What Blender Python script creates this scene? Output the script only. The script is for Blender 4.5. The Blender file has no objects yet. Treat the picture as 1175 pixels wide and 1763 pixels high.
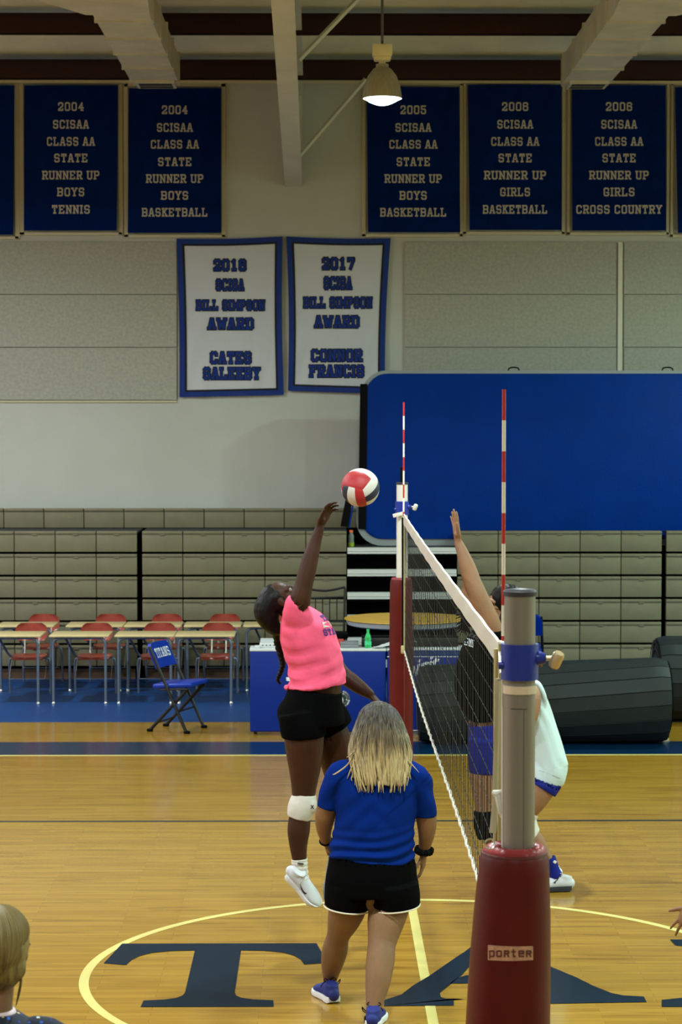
import bpy, bmesh, math, random
from mathutils import Vector, Matrix, Euler, noise
from mathutils.bvhtree import BVHTree

random.seed(7)
S = bpy.context.scene
COL = S.collection

# ------------------------------------------------------------------ camera, world, light, exposure
FRAME_W, FRAME_H, FOCAL = 1175.0, 1763.0, 3829.0
CAM = Vector((0.0, 0.0, 2.98))
PITCH = math.atan((881.5 - 711.0) / FOCAL)
YAW = math.radians(0.5)
cd = bpy.data.cameras.new('camera')
cd.sensor_fit = 'AUTO'
cd.sensor_width = 36.0
cd.lens = FOCAL * 36.0 / FRAME_H
cd.clip_end = 200
cd.dof.use_dof = True
cd.dof.focus_distance = 10.5
cd.dof.aperture_fstop = 9.0
cam = bpy.data.objects.new('camera', cd)
cam.location = CAM
cam.rotation_euler = (math.pi / 2 - PITCH, 0, -YAW)
COL.objects.link(cam)
S.camera = cam
CROT = cam.rotation_euler.to_matrix()

S.view_settings.view_transform = 'Standard'
S.view_settings.look = 'None'
S.view_settings.gamma = 1.0
S.view_settings.use_curve_mapping = False
S.view_settings.exposure = 0.0

world = bpy.data.worlds.new('world')
S.world = world
world.use_nodes = True
world.node_tree.nodes['Background'].inputs[0].default_value = (0.9, 0.95, 1.0, 1)
world.node_tree.nodes['Background'].inputs[1].default_value = 0.05

# the gym's high-bay lamps: rows along the hall (one of them hangs in the picture)
LAMP_POWER = 312.0
for ly in (2.5, 8.5, 14.5, 20.95):
    for lx in (-10.4, -4.9, 0.577, 6.1, 11.6):
        L = bpy.data.lights.new('high_bay_light', 'AREA')
        L.shape = 'DISK'
        L.size = 0.34
        L.energy = LAMP_POWER * (0.34 if ly < 5 else 1.0)
        # lamp tints differ: the right-hand lamps burn greener
        L.color = (0.72, 1.05, 0.92) if lx > 5 else ((0.80, 0.97, 0.97) if lx > 0 else (0.87, 0.95, 0.99))
        L.spread = math.radians(172)
        lo = bpy.data.objects.new('high_bay_light', L)
        lo.location = (lx, ly, 5.93)
        COL.objects.link(lo)

# ------------------------------------------------------------------ picture geometry helpers
def ray(px, py):
    return CROT @ Vector(((px - FRAME_W / 2) / FOCAL, -(py - FRAME_H / 2) / FOCAL, -1.0))

def at(px, py, Y):
    r = ray(px, py)
    return CAM + r * (Y / r.y)

def on_floor(px, py, z=0.0):
    r = ray(px, py)
    return CAM + r * ((z - CAM.z) / r.z)

def sc(Y):
    return FOCAL / Y

# ------------------------------------------------------------------ materials
def lin(c):
    out = []
    for v in c:
        v = v / 255.0
        out.append(v / 12.92 if v <= 0.04045 else ((v + 0.055) / 1.055) ** 2.4)
    return (out[0], out[1], out[2], 1.0)

def mat(name, rgb, rough=0.6, metal=0.0, var=0.0, vscale=8.0, bump=0.0, bscale=200.0, spec=0.5, sheen=0.0, trans=0.0, coat=0.0, stretch=None):
    m = bpy.data.materials.new(name)
    m.use_nodes = True
    nt = m.node_tree
    b = nt.nodes['Principled BSDF']
    b.inputs['Base Color'].default_value = lin(rgb)
    b.inputs['Roughness'].default_value = rough
    b.inputs['Metallic'].default_value = metal
    b.inputs['Specular IOR Level'].default_value = spec
    b.inputs['Sheen Weight'].default_value = sheen
    b.inputs['Transmission Weight'].default_value = trans
    b.inputs['Coat Weight'].default_value = coat
    tc = nt.nodes.new('ShaderNodeTexCoord')
    src = tc.outputs['Object']
    if stretch:
        mp = nt.nodes.new('ShaderNodeMapping')
        mp.inputs['Scale'].default_value = stretch
        nt.links.new(src, mp.inputs['Vector'])
        src = mp.outputs['Vector']
    if var:
        n = nt.nodes.new('ShaderNodeTexNoise')
        n.inputs['Scale'].default_value = vscale
        n.inputs['Detail'].default_value = 4
        nt.links.new(src, n.inputs['Vector'])
        r = nt.nodes.new('ShaderNodeValToRGB')
        a = lin([max(0, v * (1 - var)) for v in rgb])
        c = lin([min(255, v * (1 + var)) for v in rgb])
        r.color_ramp.elements[0].position = 0.3
        r.color_ramp.elements[1].position = 0.7
        r.color_ramp.elements[0].color = a
        r.color_ramp.elements[1].color = c
        nt.links.new(n.outputs['Fac'], r.inputs['Fac'])
        nt.links.new(r.outputs['Color'], b.inputs['Base Color'])
    if bump:
        n2 = nt.nodes.new('ShaderNodeTexNoise')
        n2.inputs['Scale'].default_value = bscale
        n2.inputs['Detail'].default_value = 3
        nt.links.new(src, n2.inputs['Vector'])
        bp = nt.nodes.new('ShaderNodeBump')
        bp.inputs['Strength'].default_value = bump
        bp.inputs['Distance'].default_value = 0.004
        nt.links.new(n2.outputs['Fac'], bp.inputs['Height'])
        nt.links.new(bp.outputs['Normal'], b.inputs['Normal'])
    return m

def glow(name, rgb, strength):
    m = bpy.data.materials.new(name)
    m.use_nodes = True
    b = m.node_tree.nodes['Principled BSDF']
    b.inputs['Base Color'].default_value = lin(rgb)
    b.inputs['Emission Color'].default_value = lin(rgb)
    b.inputs['Emission Strength'].default_value = strength
    return m

def floor_mat():
    m = bpy.data.materials.new('maple_floor')
    m.use_nodes = True
    nt = m.node_tree
    b = nt.nodes['Principled BSDF']
    tc = nt.nodes.new('ShaderNodeTexCoord')
    br = nt.nodes.new('ShaderNodeTexBrick')
    br.offset = 0.37
    br.inputs['Scale'].default_value = 1.0
    br.inputs['Brick Width'].default_value = 0.85
    br.inputs['Row Height'].default_value = 0.057
    br.inputs['Mortar Size'].default_value = 0.0007
    br.inputs['Color1'].default_value = lin((150, 114, 40))
    br.inputs['Color2'].default_value = lin((137, 101, 31))
    br.inputs['Mortar'].default_value = lin((112, 80, 26))
    nt.links.new(tc.outputs['Object'], br.inputs['Vector'])
    mp = nt.nodes.new('ShaderNodeMapping')
    mp.inputs['Scale'].default_value = (1.6, 17.5, 1)
    nt.links.new(tc.outputs['Object'], mp.inputs['Vector'])
    n = nt.nodes.new('ShaderNodeTexNoise')
    n.inputs['Scale'].default_value = 1.0
    n.inputs['Detail'].default_value = 3
    nt.links.new(mp.outputs['Vector'], n.inputs['Vector'])
    r = nt.nodes.new('ShaderNodeValToRGB')
    e = r.color_ramp.elements
    e[0].position, e[0].color = 0.30, (0.74, 0.68, 0.60, 1)
    e[1].position, e[1].color = 0.44, (1, 1, 1, 1)
    e2 = r.color_ramp.elements.new(0.72)
    e2.color = (1.10, 1.10, 1.10, 1)
    nt.links.new(n.outputs['Fac'], r.inputs['Fac'])
    mx = nt.nodes.new('ShaderNodeMix')
    mx.data_type = 'RGBA'
    mx.blend_type = 'MULTIPLY'
    mx.inputs[0].default_value = 1.0
    nt.links.new(br.outputs['Color'], mx.inputs[6])
    nt.links.new(r.outputs['Color'], mx.inputs[7])
    nt.links.new(mx.outputs[2], b.inputs['Base Color'])
    b.inputs['Roughness'].default_value = 0.15
    b.inputs['Specular IOR Level'].default_value = 0.3
    return m

M = {}
M['floor'] = floor_mat()
M['navy_paint'] = mat('navy_floor_paint', (6, 36, 66), 0.2, var=0.06, vscale=3, spec=0.42)
M['letter_paint'] = mat('slate_blue_floor_paint', (10, 26, 40), var=0.05, vscale=3, spec=0.15, rough=0.35)
M['line_paint'] = mat('pale_line_paint', (198, 184, 112), 0.25, spec=0.4)
M['dark_line'] = mat('dark_line_paint', (38, 44, 40), 0.25, spec=0.4)
M['apron'] = mat('blue_apron_paint', (2, 56, 112), 0.38, var=0.05, vscale=2, spec=0.3)
M['wall'] = mat('painted_wall', (180, 180, 173), 0.85, var=0.02, vscale=1.2, bump=0.1, bscale=60)
M['wall_plain'] = mat('cream_wall_paint', (232, 228, 214), 0.85, var=0.02, vscale=1.2)
M['acoustic'] = mat('acoustic_board', (158, 157, 146), 0.95, var=0.05, vscale=30, bump=0.4, bscale=120)
M['ceiling'] = mat('roof_insulation', (226, 220, 194), 0.8, var=0.04, vscale=2, bump=0.15, bscale=12)
M['purlin'] = mat('oxide_red_steel', (46, 24, 22), 0.6, var=0.08, vscale=4, spec=0.2)
M['white_steel'] = mat('white_painted_steel', (200, 196, 180), 0.55, var=0.03, vscale=3)
M['duct'] = mat('painted_duct', (190, 184, 168), 0.6, var=0.06, vscale=2.5)
M['vent_dark'] = mat('vent_dark', (40, 38, 36), 0.7)
M['blue_banner'] = mat('navy_banner_felt', (0, 28, 86), 0.9, var=0.08, vscale=5, bump=0.3, bscale=300, spec=0.05)
M['batten'] = mat('banner_batten_paint', (196, 186, 158), 0.7)
M['banner_grey'] = mat('grey_felt_letters', (186, 178, 170), 0.9)
M['banner_white'] = mat('white_banner_cloth', (190, 192, 198), 0.9, bump=0.2, bscale=300)
M['banner_edge'] = mat('blue_banner_edge', (2, 40, 116), 0.85)
M['banner_black'] = mat('black_trim_cloth', (8, 9, 20), 0.85)
M['letter_blue'] = mat('blue_felt_letters', (2, 40, 122), 0.9)
M['bleacher'] = mat('bleacher_plastic', (110, 104, 82), 0.5, var=0.03, vscale=6, bump=0.08, bscale=40, spec=0.3)
M['black'] = mat('black_matte', (4, 4, 5), 0.8, spec=0.1)
M['deck'] = mat('dark_grey_deck', (44, 47, 48), 0.7)
M['kick'] = mat('plywood_kickboard', (70, 46, 26), 0.6, var=0.15, vscale=5)
M['alu'] = mat('aluminium_nosing', (200, 202, 198), 0.4, metal=0.2)
M['mat_blue'] = mat('blue_vinyl_mat', (0, 42, 120), 0.5, var=0.04, vscale=3, bump=0.5, bscale=70, spec=0.05)
M['mat_grey'] = mat('grey_mat_edging', (128, 134, 138), 0.6)
M['rubber'] = mat('charcoal_mat_vinyl', (25, 30, 31), 0.55, var=0.08, vscale=6, spec=0.22)
M['rubber_edge'] = mat('dark_mat_foam', (24, 27, 29), 0.75)
M['table_blue'] = mat('royal_blue_vinyl', (0, 36, 124), 0.42, var=0.04, vscale=4, spec=0.25)
M['white_plastic'] = mat('white_laminate', (196, 200, 202), 0.4)
M['emblem_dark'] = mat('emblem_dark_green', (14, 34, 30), 0.6)
M['white_print'] = mat('white_print', (222, 226, 230), 0.6)
M['oak'] = mat('yellow_oak_laminate', (206, 160, 54), 0.4, var=0.1, vscale=6, stretch=(1, 8, 1))
M['grey_rim'] = mat('pale_grey_rim', (176, 180, 182), 0.5)
M['black_metal'] = mat('black_metal', (14, 15, 16), 0.45, metal=0.3)
M['desk_top'] = mat('tan_desk_laminate', (196, 176, 126), 0.35, var=0.05, vscale=10, stretch=(1, 8, 1))
M['desk_metal'] = mat('grey_blue_tube_steel', (106, 116, 134), 0.35, metal=0.6)
M['chrome'] = mat('chrome', (220, 222, 226), 0.18, metal=0.9)
M['red_plastic'] = mat('brick_red_plastic', (140, 54, 42), 0.22, var=0.05, vscale=10)
M['chair_blue'] = mat('blue_chair_vinyl', (2, 44, 150), 0.35, var=0.05, vscale=8, spec=0.3)
M['pole'] = mat('brushed_aluminium_pole', (132, 124, 114), 0.42, metal=0.35, var=0.05, vscale=6, stretch=(1, 1, 0.1))
M['pole_white'] = mat('pale_aluminium_pole', (206, 202, 194), 0.5, metal=0.1)
M['collar_blue'] = mat('blue_enamel_collar', (2, 34, 136), 0.35, var=0.04, vscale=20)
M['pole_cap'] = mat('dark_pole_cap', (44, 38, 52), 0.5)
M['brass'] = mat('worn_knob_metal', (206, 184, 150), 0.3, metal=0.5)
M['knob_white'] = mat('white_knob', (206, 204, 196), 0.4)
M['tape'] = mat('beige_tape', (206, 184, 160), 0.7)
M['ink'] = mat('black_ink_mark', (40, 38, 46), 0.8)
M['pad_red'] = mat('red_vinyl_pad', (82, 12, 8), 0.42, var=0.07, vscale=7, bump=0.12, bscale=14, spec=0.22)
M['pad_red_top'] = mat('pale_red_vinyl', (130, 40, 46), 0.35, bump=0.3, bscale=25, spec=0.3)  # paler red than the pad sides
M['label_tan'] = mat('worn_label', (176, 128, 100), 0.6, var=0.12, vscale=60)
M['label_dark'] = mat('dark_red_print', (84, 24, 22), 0.6)
M['net_white'] = mat('white_net_tape', (200, 194, 184), 0.8, bump=0.15, bscale=120)
M['net_band'] = mat('cream_net_band', (176, 164, 120), 0.8)
M['net_cord'] = mat('black_net_cord', (20, 20, 18), 0.8)
M['rope'] = mat('cream_strap', (190, 178, 154), 0.85)
M['rod_red'] = mat('red_antenna', (176, 32, 28), 0.4)
M['rod_white'] = mat('white_antenna', (228, 220, 208), 0.4)
M['ball_red'] = mat('red_ball_leather', (168, 32, 40), 0.5, bump=0.2, bscale=400)
M['ball_white'] = mat('white_ball_leather', (206, 200, 196), 0.5, bump=0.2, bscale=400)
M['ball_navy'] = mat('navy_ball_leather', (26, 28, 58), 0.5, bump=0.2, bscale=400)
M['lamp_shade'] = mat('acrylic_reflector', (150, 142, 116), 0.3, var=0.06, vscale=10, stretch=(6, 6, 0.5))
M['lamp_cream'] = mat('cream_ballast_housing', (216, 202, 160), 0.5)
M['lamp_stem'] = mat('grey_conduit', (84, 82, 88), 0.5)
M['lamp_glow'] = glow('lamp_light', (225, 255, 246), 14.0)
M['bottle_green'] = mat('green_bottle', (40, 170, 96), 0.2, var=0.15, vscale=30)
M['bottle_clear'] = mat('clear_bottle', (170, 178, 176), 0.15, trans=0.6)
M['drink'] = mat('lime_drink', (150, 172, 40), 0.3)
M['orange'] = mat('orange_cap', (222, 110, 50), 0.4)
M['grey_device'] = mat('grey_device', (120, 124, 130), 0.4)
# people
M['skin_dark'] = mat('deep_brown_skin', (58, 31, 18), 0.5, var=0.08, vscale=9, bump=0.05, bscale=300, spec=0.2)
M['skin_fair'] = mat('fair_skin', (124, 90, 62), 0.55, var=0.06, vscale=10, bump=0.05, bscale=300, spec=0.3)
M['skin_tan'] = mat('tanned_skin', (140, 102, 76), 0.55, var=0.05, vscale=10, bump=0.05, bscale=300, spec=0.3)
M['hair_black'] = mat('black_hair', (12, 9, 8), 0.45, var=0.25, vscale=30, bump=0.5, bscale=120, stretch=(1, 1, 0.25), spec=0.15)
M['pink'] = mat('pink_cotton', (236, 86, 124), 0.9, var=0.03, vscale=20, bump=0.15, bscale=350, sheen=0.0)
M['purple_print'] = mat('purple_print', (66, 34, 120), 0.8)
M['black_cloth'] = mat('black_knit', (6, 6, 7), 0.85, var=0.1, vscale=20, bump=0.15, bscale=350, spec=0.03)
M['blue_cotton'] = mat('royal_blue_cotton', (0, 32, 106), 0.9, var=0.04, vscale=14, bump=0.15, bscale=350, sheen=0.0, spec=0.08)
M['blue_spandex'] = mat('royal_blue_spandex', (14, 26, 120), 0.7, bump=0.1, bscale=300, spec=0.2)
M['white_knit'] = mat('white_knit', (200, 194, 184), 0.85, bump=0.2, bscale=300)
M['white_jersey'] = mat('white_jersey', (190, 208, 214), 0.8, bump=0.12, bscale=300)
M['shoe_white'] = mat('white_shoe_mesh', (196, 198, 204), 0.7, bump=0.2, bscale=250)
M['shoe_blue'] = mat('blue_shoe_mesh', (10, 26, 110), 0.7, bump=0.2, bscale=250)
M['shoe_sole'] = mat('white_foam_sole', (222, 222, 226), 0.6)
M['sole_dark'] = mat('dark_sole', (38, 40, 48), 0.6)
M['grey_panel'] = mat('grey_knit', (128, 130, 140), 0.85)
M['trim_cream'] = mat('cream_hem', (206, 198, 176), 0.85)
M['eye_white'] = mat('eye_white', (120, 112, 106), 0.3)
M['eye_dark'] = mat('eye_iris', (34, 22, 18), 0.2)
M['lips'] = mat('lips', (120, 62, 58), 0.5)
M['lips_dark'] = mat('dark_lips', (74, 40, 36), 0.5)
M['pink_collar'] = mat('pale_pink_cloth', (216, 190, 200), 0.8)

# ------------------------------------------------------------------ object helpers
ORG = {}

def link(o, parent=None):
    COL.objects.link(o)
    if parent is not None:
        o.parent = parent
        ORG[o.name] = ORG.get(parent.name, Vector((0, 0, 0)))
    return o

def thing(name, label, cat, loc=(0, 0, 0), group=None):
    o = bpy.data.objects.new(name, None)
    o.empty_display_size = 0.1
    o.location = loc
    link(o)
    ORG[o.name] = Vector(loc)
    return tag(o, label, cat, group)

def tag(o, label, cat, group=None):
    o['label'] = label
    o['category'] = cat
    if group:
        o['group'] = group
    return o

def struct(o):
    o['kind'] = 'structure'
    return o

def copy_tree(o, parent=None):
    c = o.copy()
    COL.objects.link(c)
    if parent is not None:
        c.parent = parent
    for ch in [x for x in bpy.data.objects if x.parent == o]:
        copy_tree(ch, c)
    return c

def crom(vals, n):
    """Catmull-Rom through a list of Vectors (any length), n steps per span."""
    out = []
    m = len(vals)
    for i in range(m - 1):
        p0, p1, p2, p3 = vals[max(0, i - 1)], vals[i], vals[i + 1], vals[min(m - 1, i + 2)]
        for k in range(n):
            t = k / n
            out.append(0.5 * ((2 * p1) + (p2 - p0) * t + (2 * p0 - 5 * p1 + 4 * p2 - p3) * t * t + (3 * p1 - p0 - 3 * p2 + p3) * t ** 3))
    out.append(vals[-1].copy())
    return out

class MB:
    """collects shapes, builds ONE mesh object"""
    def __init__(self):
        self.bm = bmesh.new()
        self.mi = 0

    def face(self, vs):
        try:
            f = self.bm.faces.new(vs)
            f.material_index = self.mi
            f.smooth = True
            return f
        except ValueError:
            return None

    def box(self, c, size, rot=None, bevel=0.0, seg=2):
        c = Vector(c)
        hx, hy, hz = size[0] / 2, size[1] / 2, size[2] / 2
        pts = [Vector((x, y, z)) for x in (-hx, hx) for y in (-hy, hy) for z in (-hz, hz)]
        if rot is not None:
            pts = [rot @ p for p in pts]
        v = [self.bm.verts.new(c + p) for p in pts]
        fs = [self.face([v[i] for i in q]) for q in ((0, 1, 3, 2), (4, 6, 7, 5), (0, 4, 5, 1), (2, 3, 7, 6), (0, 2, 6, 4), (1, 5, 7, 3))]
        if bevel:
            es = set(e for f in fs for e in f.edges)
            bmesh.ops.bevel(self.bm, geom=list(es), offset=bevel, segments=seg, affect='EDGES', profile=0.5, material=-1)
        return self

    def boxp(self, a, b, bevel=0.0):
        a, b = Vector(a), Vector(b)
        return self.box((a + b) / 2, [abs(b[i] - a[i]) for i in range(3)], bevel=bevel)

    def rings(self, rings, closed_ends=True, close=True):
        vr = [[self.bm.verts.new(p) for p in r] for r in rings]
        n = len(vr[0])
        for a, b in zip(vr[:-1], vr[1:]):
            for i in range(n if close else n - 1):
                j = (i + 1) % n
                self.face([a[i], a[j], b[j], b[i]])
        if closed_ends:
            self.face(list(reversed(vr[0])))
            self.face(vr[-1])
        return vr

    def tube(self, pts, rad, seg=10, ref=None, sub=0, round_ends=False, ends=True, flat=1.0):
        """pts: Vectors; rad: number, list of numbers, or list of (a, b) with a along ref"""
        pts = [Vector(p) for p in pts]
        if not isinstance(rad, (list, tuple)):
            rad = [rad] * len(pts)
        rr = [Vector((r[0], r[1], 0)) if isinstance(r, (list, tuple)) else Vector((r, r * flat, 0)) for r in rad]
        if sub:
            pts = crom(pts, sub)
            rr = crom(rr, sub)
        n = len(pts)
        tang = []
        for i in range(n):
            t = pts[min(n - 1, i + 1)] - pts[max(0, i - 1)]
            tang.append(t.normalized() if t.length > 1e-9 else Vector((0, 0, 1)))
        if ref is None:
            ref = Vector((0, 0, 1)) if abs(tang[0].z) < 0.9 else Vector((1, 0, 0))
            moving = True
        else:
            ref = Vector(ref)
            moving = False
        rings = []
        u = ref
        frames = []
        for i in range(n):
            base = u if moving else ref
            uu = base - tang[i] * base.dot(tang[i])
            if uu.length < 1e-6:
                uu = tang[i].orthogonal()
            u = uu.normalized()
            frames.append((u.copy(), tang[i].cross(u)))

        def ring(p, f, a, b):
            return [p + f[0] * (a * math.cos(2 * math.pi * k / seg)) + f[1] * (b * math.sin(2 * math.pi * k / seg)) for k in range(seg)]
        if round_ends:
            for ang in (78, 50, 25):
                c, s_ = math.cos(math.radians(ang)), math.sin(math.radians(ang))
                rings.append(ring(pts[0] - tang[0] * min(rr[0].x, rr[0].y) * s_, frames[0], rr[0].x * c, rr[0].y * c))
        for i in range(n):
            rings.append(ring(pts[i], frames[i], max(rr[i].x, 1e-5), max(rr[i].y, 1e-5)))
        if round_ends:
            for ang in (25, 50, 78):
                c, s_ = math.cos(math.radians(ang)), math.sin(math.radians(ang))
                rings.append(ring(pts[-1] + tang[-1] * min(rr[-1].x, rr[-1].y) * s_, frames[-1], rr[-1].x * c, rr[-1].y * c))
        self.rings(rings, closed_ends=ends)
        return self

    def ball(self, c, r, rot=None, seg=20, n=12):
        c = Vector(c)
        r = r if isinstance(r, (list, tuple)) else (r, r, r)
        rings = []
        for i in range(1, n):
            th = math.pi * i / n
            row = []
            for k in range(seg):
                ph = 2 * math.pi * k / seg
                p = Vector((r[0] * math.sin(th) * math.cos(ph), r[1] * math.sin(th) * math.sin(ph), -r[2] * math.cos(th)))
                row.append(c + (rot @ p if rot is not None else p))
            rings.append(row)
        self.rings(rings)
        return self

    def lathe(self, c, prof, seg=24, axis=None, ends=True):
        """prof: list of (radius, height)"""
        c = Vector(c)
        q = Vector((0, 0, 1)).rotation_difference(Vector(axis).normalized()).to_matrix() if axis is not None else Matrix.Identity(3)
        self.rings([[c + q @ Vector((max(r, 1e-4) * math.cos(2 * math.pi * k / seg), max(r, 1e-4) * math.sin(2 * math.pi * k / seg), h)) for k in range(seg)] for r, h in prof], closed_ends=ends)
        return self

    def prism(self, pts, vec):
        pts = [Vector(p) for p in pts]
        vec = Vector(vec)
        a = [self.bm.verts.new(p) for p in pts]
        b = [self.bm.verts.new(p + vec) for p in pts]
        self.face(a)
        self.face(list(reversed(b)))
        n = len(pts)
        for i in range(n):
            j = (i + 1) % n
            f = self.face([a[j], a[i], b[i], b[j]])
        for v in a + b:
            for f in v.link_faces:
                f.smooth = False
        return self

    def poly(self, pts):
        self.face([self.bm.verts.new(Vector(p)) for p in pts])
        return self

    def sheet(self, fn, nu, nv, back):
        """grid fn(u,v) with a back copy offset by vector back, joined at its rim"""
        back = Vector(back)
        g = [[self.bm.verts.new(fn(i / nu, j / nv)) for i in range(nu + 1)] for j in range(nv + 1)]
        h = [[self.bm.verts.new(v.co + back) for v in row] for row in g]
        for j in range(nv):
            for i in range(nu):
                self.face([g[j][i], g[j][i + 1], g[j + 1][i + 1], g[j + 1][i]])
                self.face([h[j + 1][i], h[j + 1][i + 1], h[j][i + 1], h[j][i]])
        for i in range(nu):
            self.face([g[0][i + 1], g[0][i], h[0][i], h[0][i + 1]])
            self.face([g[nv][i], g[nv][i + 1], h[nv][i + 1], h[nv][i]])
        for j in range(nv):
            self.face([g[j][0], g[j + 1][0], h[j + 1][0], h[j][0]])
            self.face([g[j + 1][nu], g[j][nu], h[j][nu], h[j + 1][nu]])
        return self

    def build(self, name, mats, parent=None, flat=False, fix=True, loc=None):
        mats = mats if isinstance(mats, (list, tuple)) else [mats]
        o_ = ORG.get(parent.name, Vector((0, 0, 0))) if parent is not None else Vector(loc if loc is not None else (0, 0, 0))
        if fix:
            bmesh.ops.recalc_face_normals(self.bm, faces=self.bm.faces[:])
        for v in self.bm.verts:
            v.co -= o_
        me = bpy.data.meshes.new(name)
        self.bm.to_mesh(me)
        self.bm.free()
        for m in mats:
            me.materials.append(M[m] if isinstance(m, str) else m)
        if flat:
            for p in me.polygons:
                p.use_smooth = False
        else:
            me.set_sharp_from_angle(angle=math.radians(38))
        o = bpy.data.objects.new(name, me)
        if parent is None:
            o.location = o_
            link(o)
            ORG[o.name] = Vector(o_)
        else:
            link(o, parent)
        return o

    def grow(self, name, mats, parent=None, voxel=0.006, smooth=4, wrinkle=None, loc=None):
        """fuse everything collected so far into one continuous skin"""
        o = self.build(name, mats, parent, fix=False, loc=loc)
        m = o.modifiers.new('fuse', 'REMESH')
        m.mode = 'VOXEL'
        m.voxel_size = voxel
        m.use_smooth_shade = True
        s = o.modifiers.new('relax', 'SMOOTH')
        s.factor = 0.5
        s.iterations = smooth
        dg = bpy.context.evaluated_depsgraph_get()
        dg.update()
        me = bpy.data.meshes.new_from_object(o.evaluated_get(dg))
        me.name = name
        old = o.data
        o.modifiers.clear()
        o.data = me
        bpy.data.meshes.remove(old)
        me.materials.clear()
        for x in (mats if isinstance(mats, (list, tuple)) else [mats]):
            me.materials.append(M[x] if isinstance(x, str) else x)
        org = ORG[o.name]
        if wrinkle:
            nrm = [v.normal.copy() for v in me.vertices]
            for v, n_ in zip(me.vertices, nrm):
                v.co += n_ * wrinkle(v.co + org, n_)
            me.update()
        for p in me.polygons:
            p.use_smooth = True
            p.material_index = 0
        return o

def tree_of(objs):
    bm = bmesh.new()
    for o in objs:
        k = len(bm.verts)
        bm.from_mesh(o.data)
        bm.verts.ensure_lookup_table()
        for v in bm.verts[k:]:
            v.co += ORG[o.name]
    t = BVHTree.FromBMesh(bm)
    bm.free()
    return t

def wav(p, k, seed=0.0):
    return noise.noise(Vector((p.x * k + seed, p.y * k - seed, p.z * k + 2 * seed)))

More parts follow.
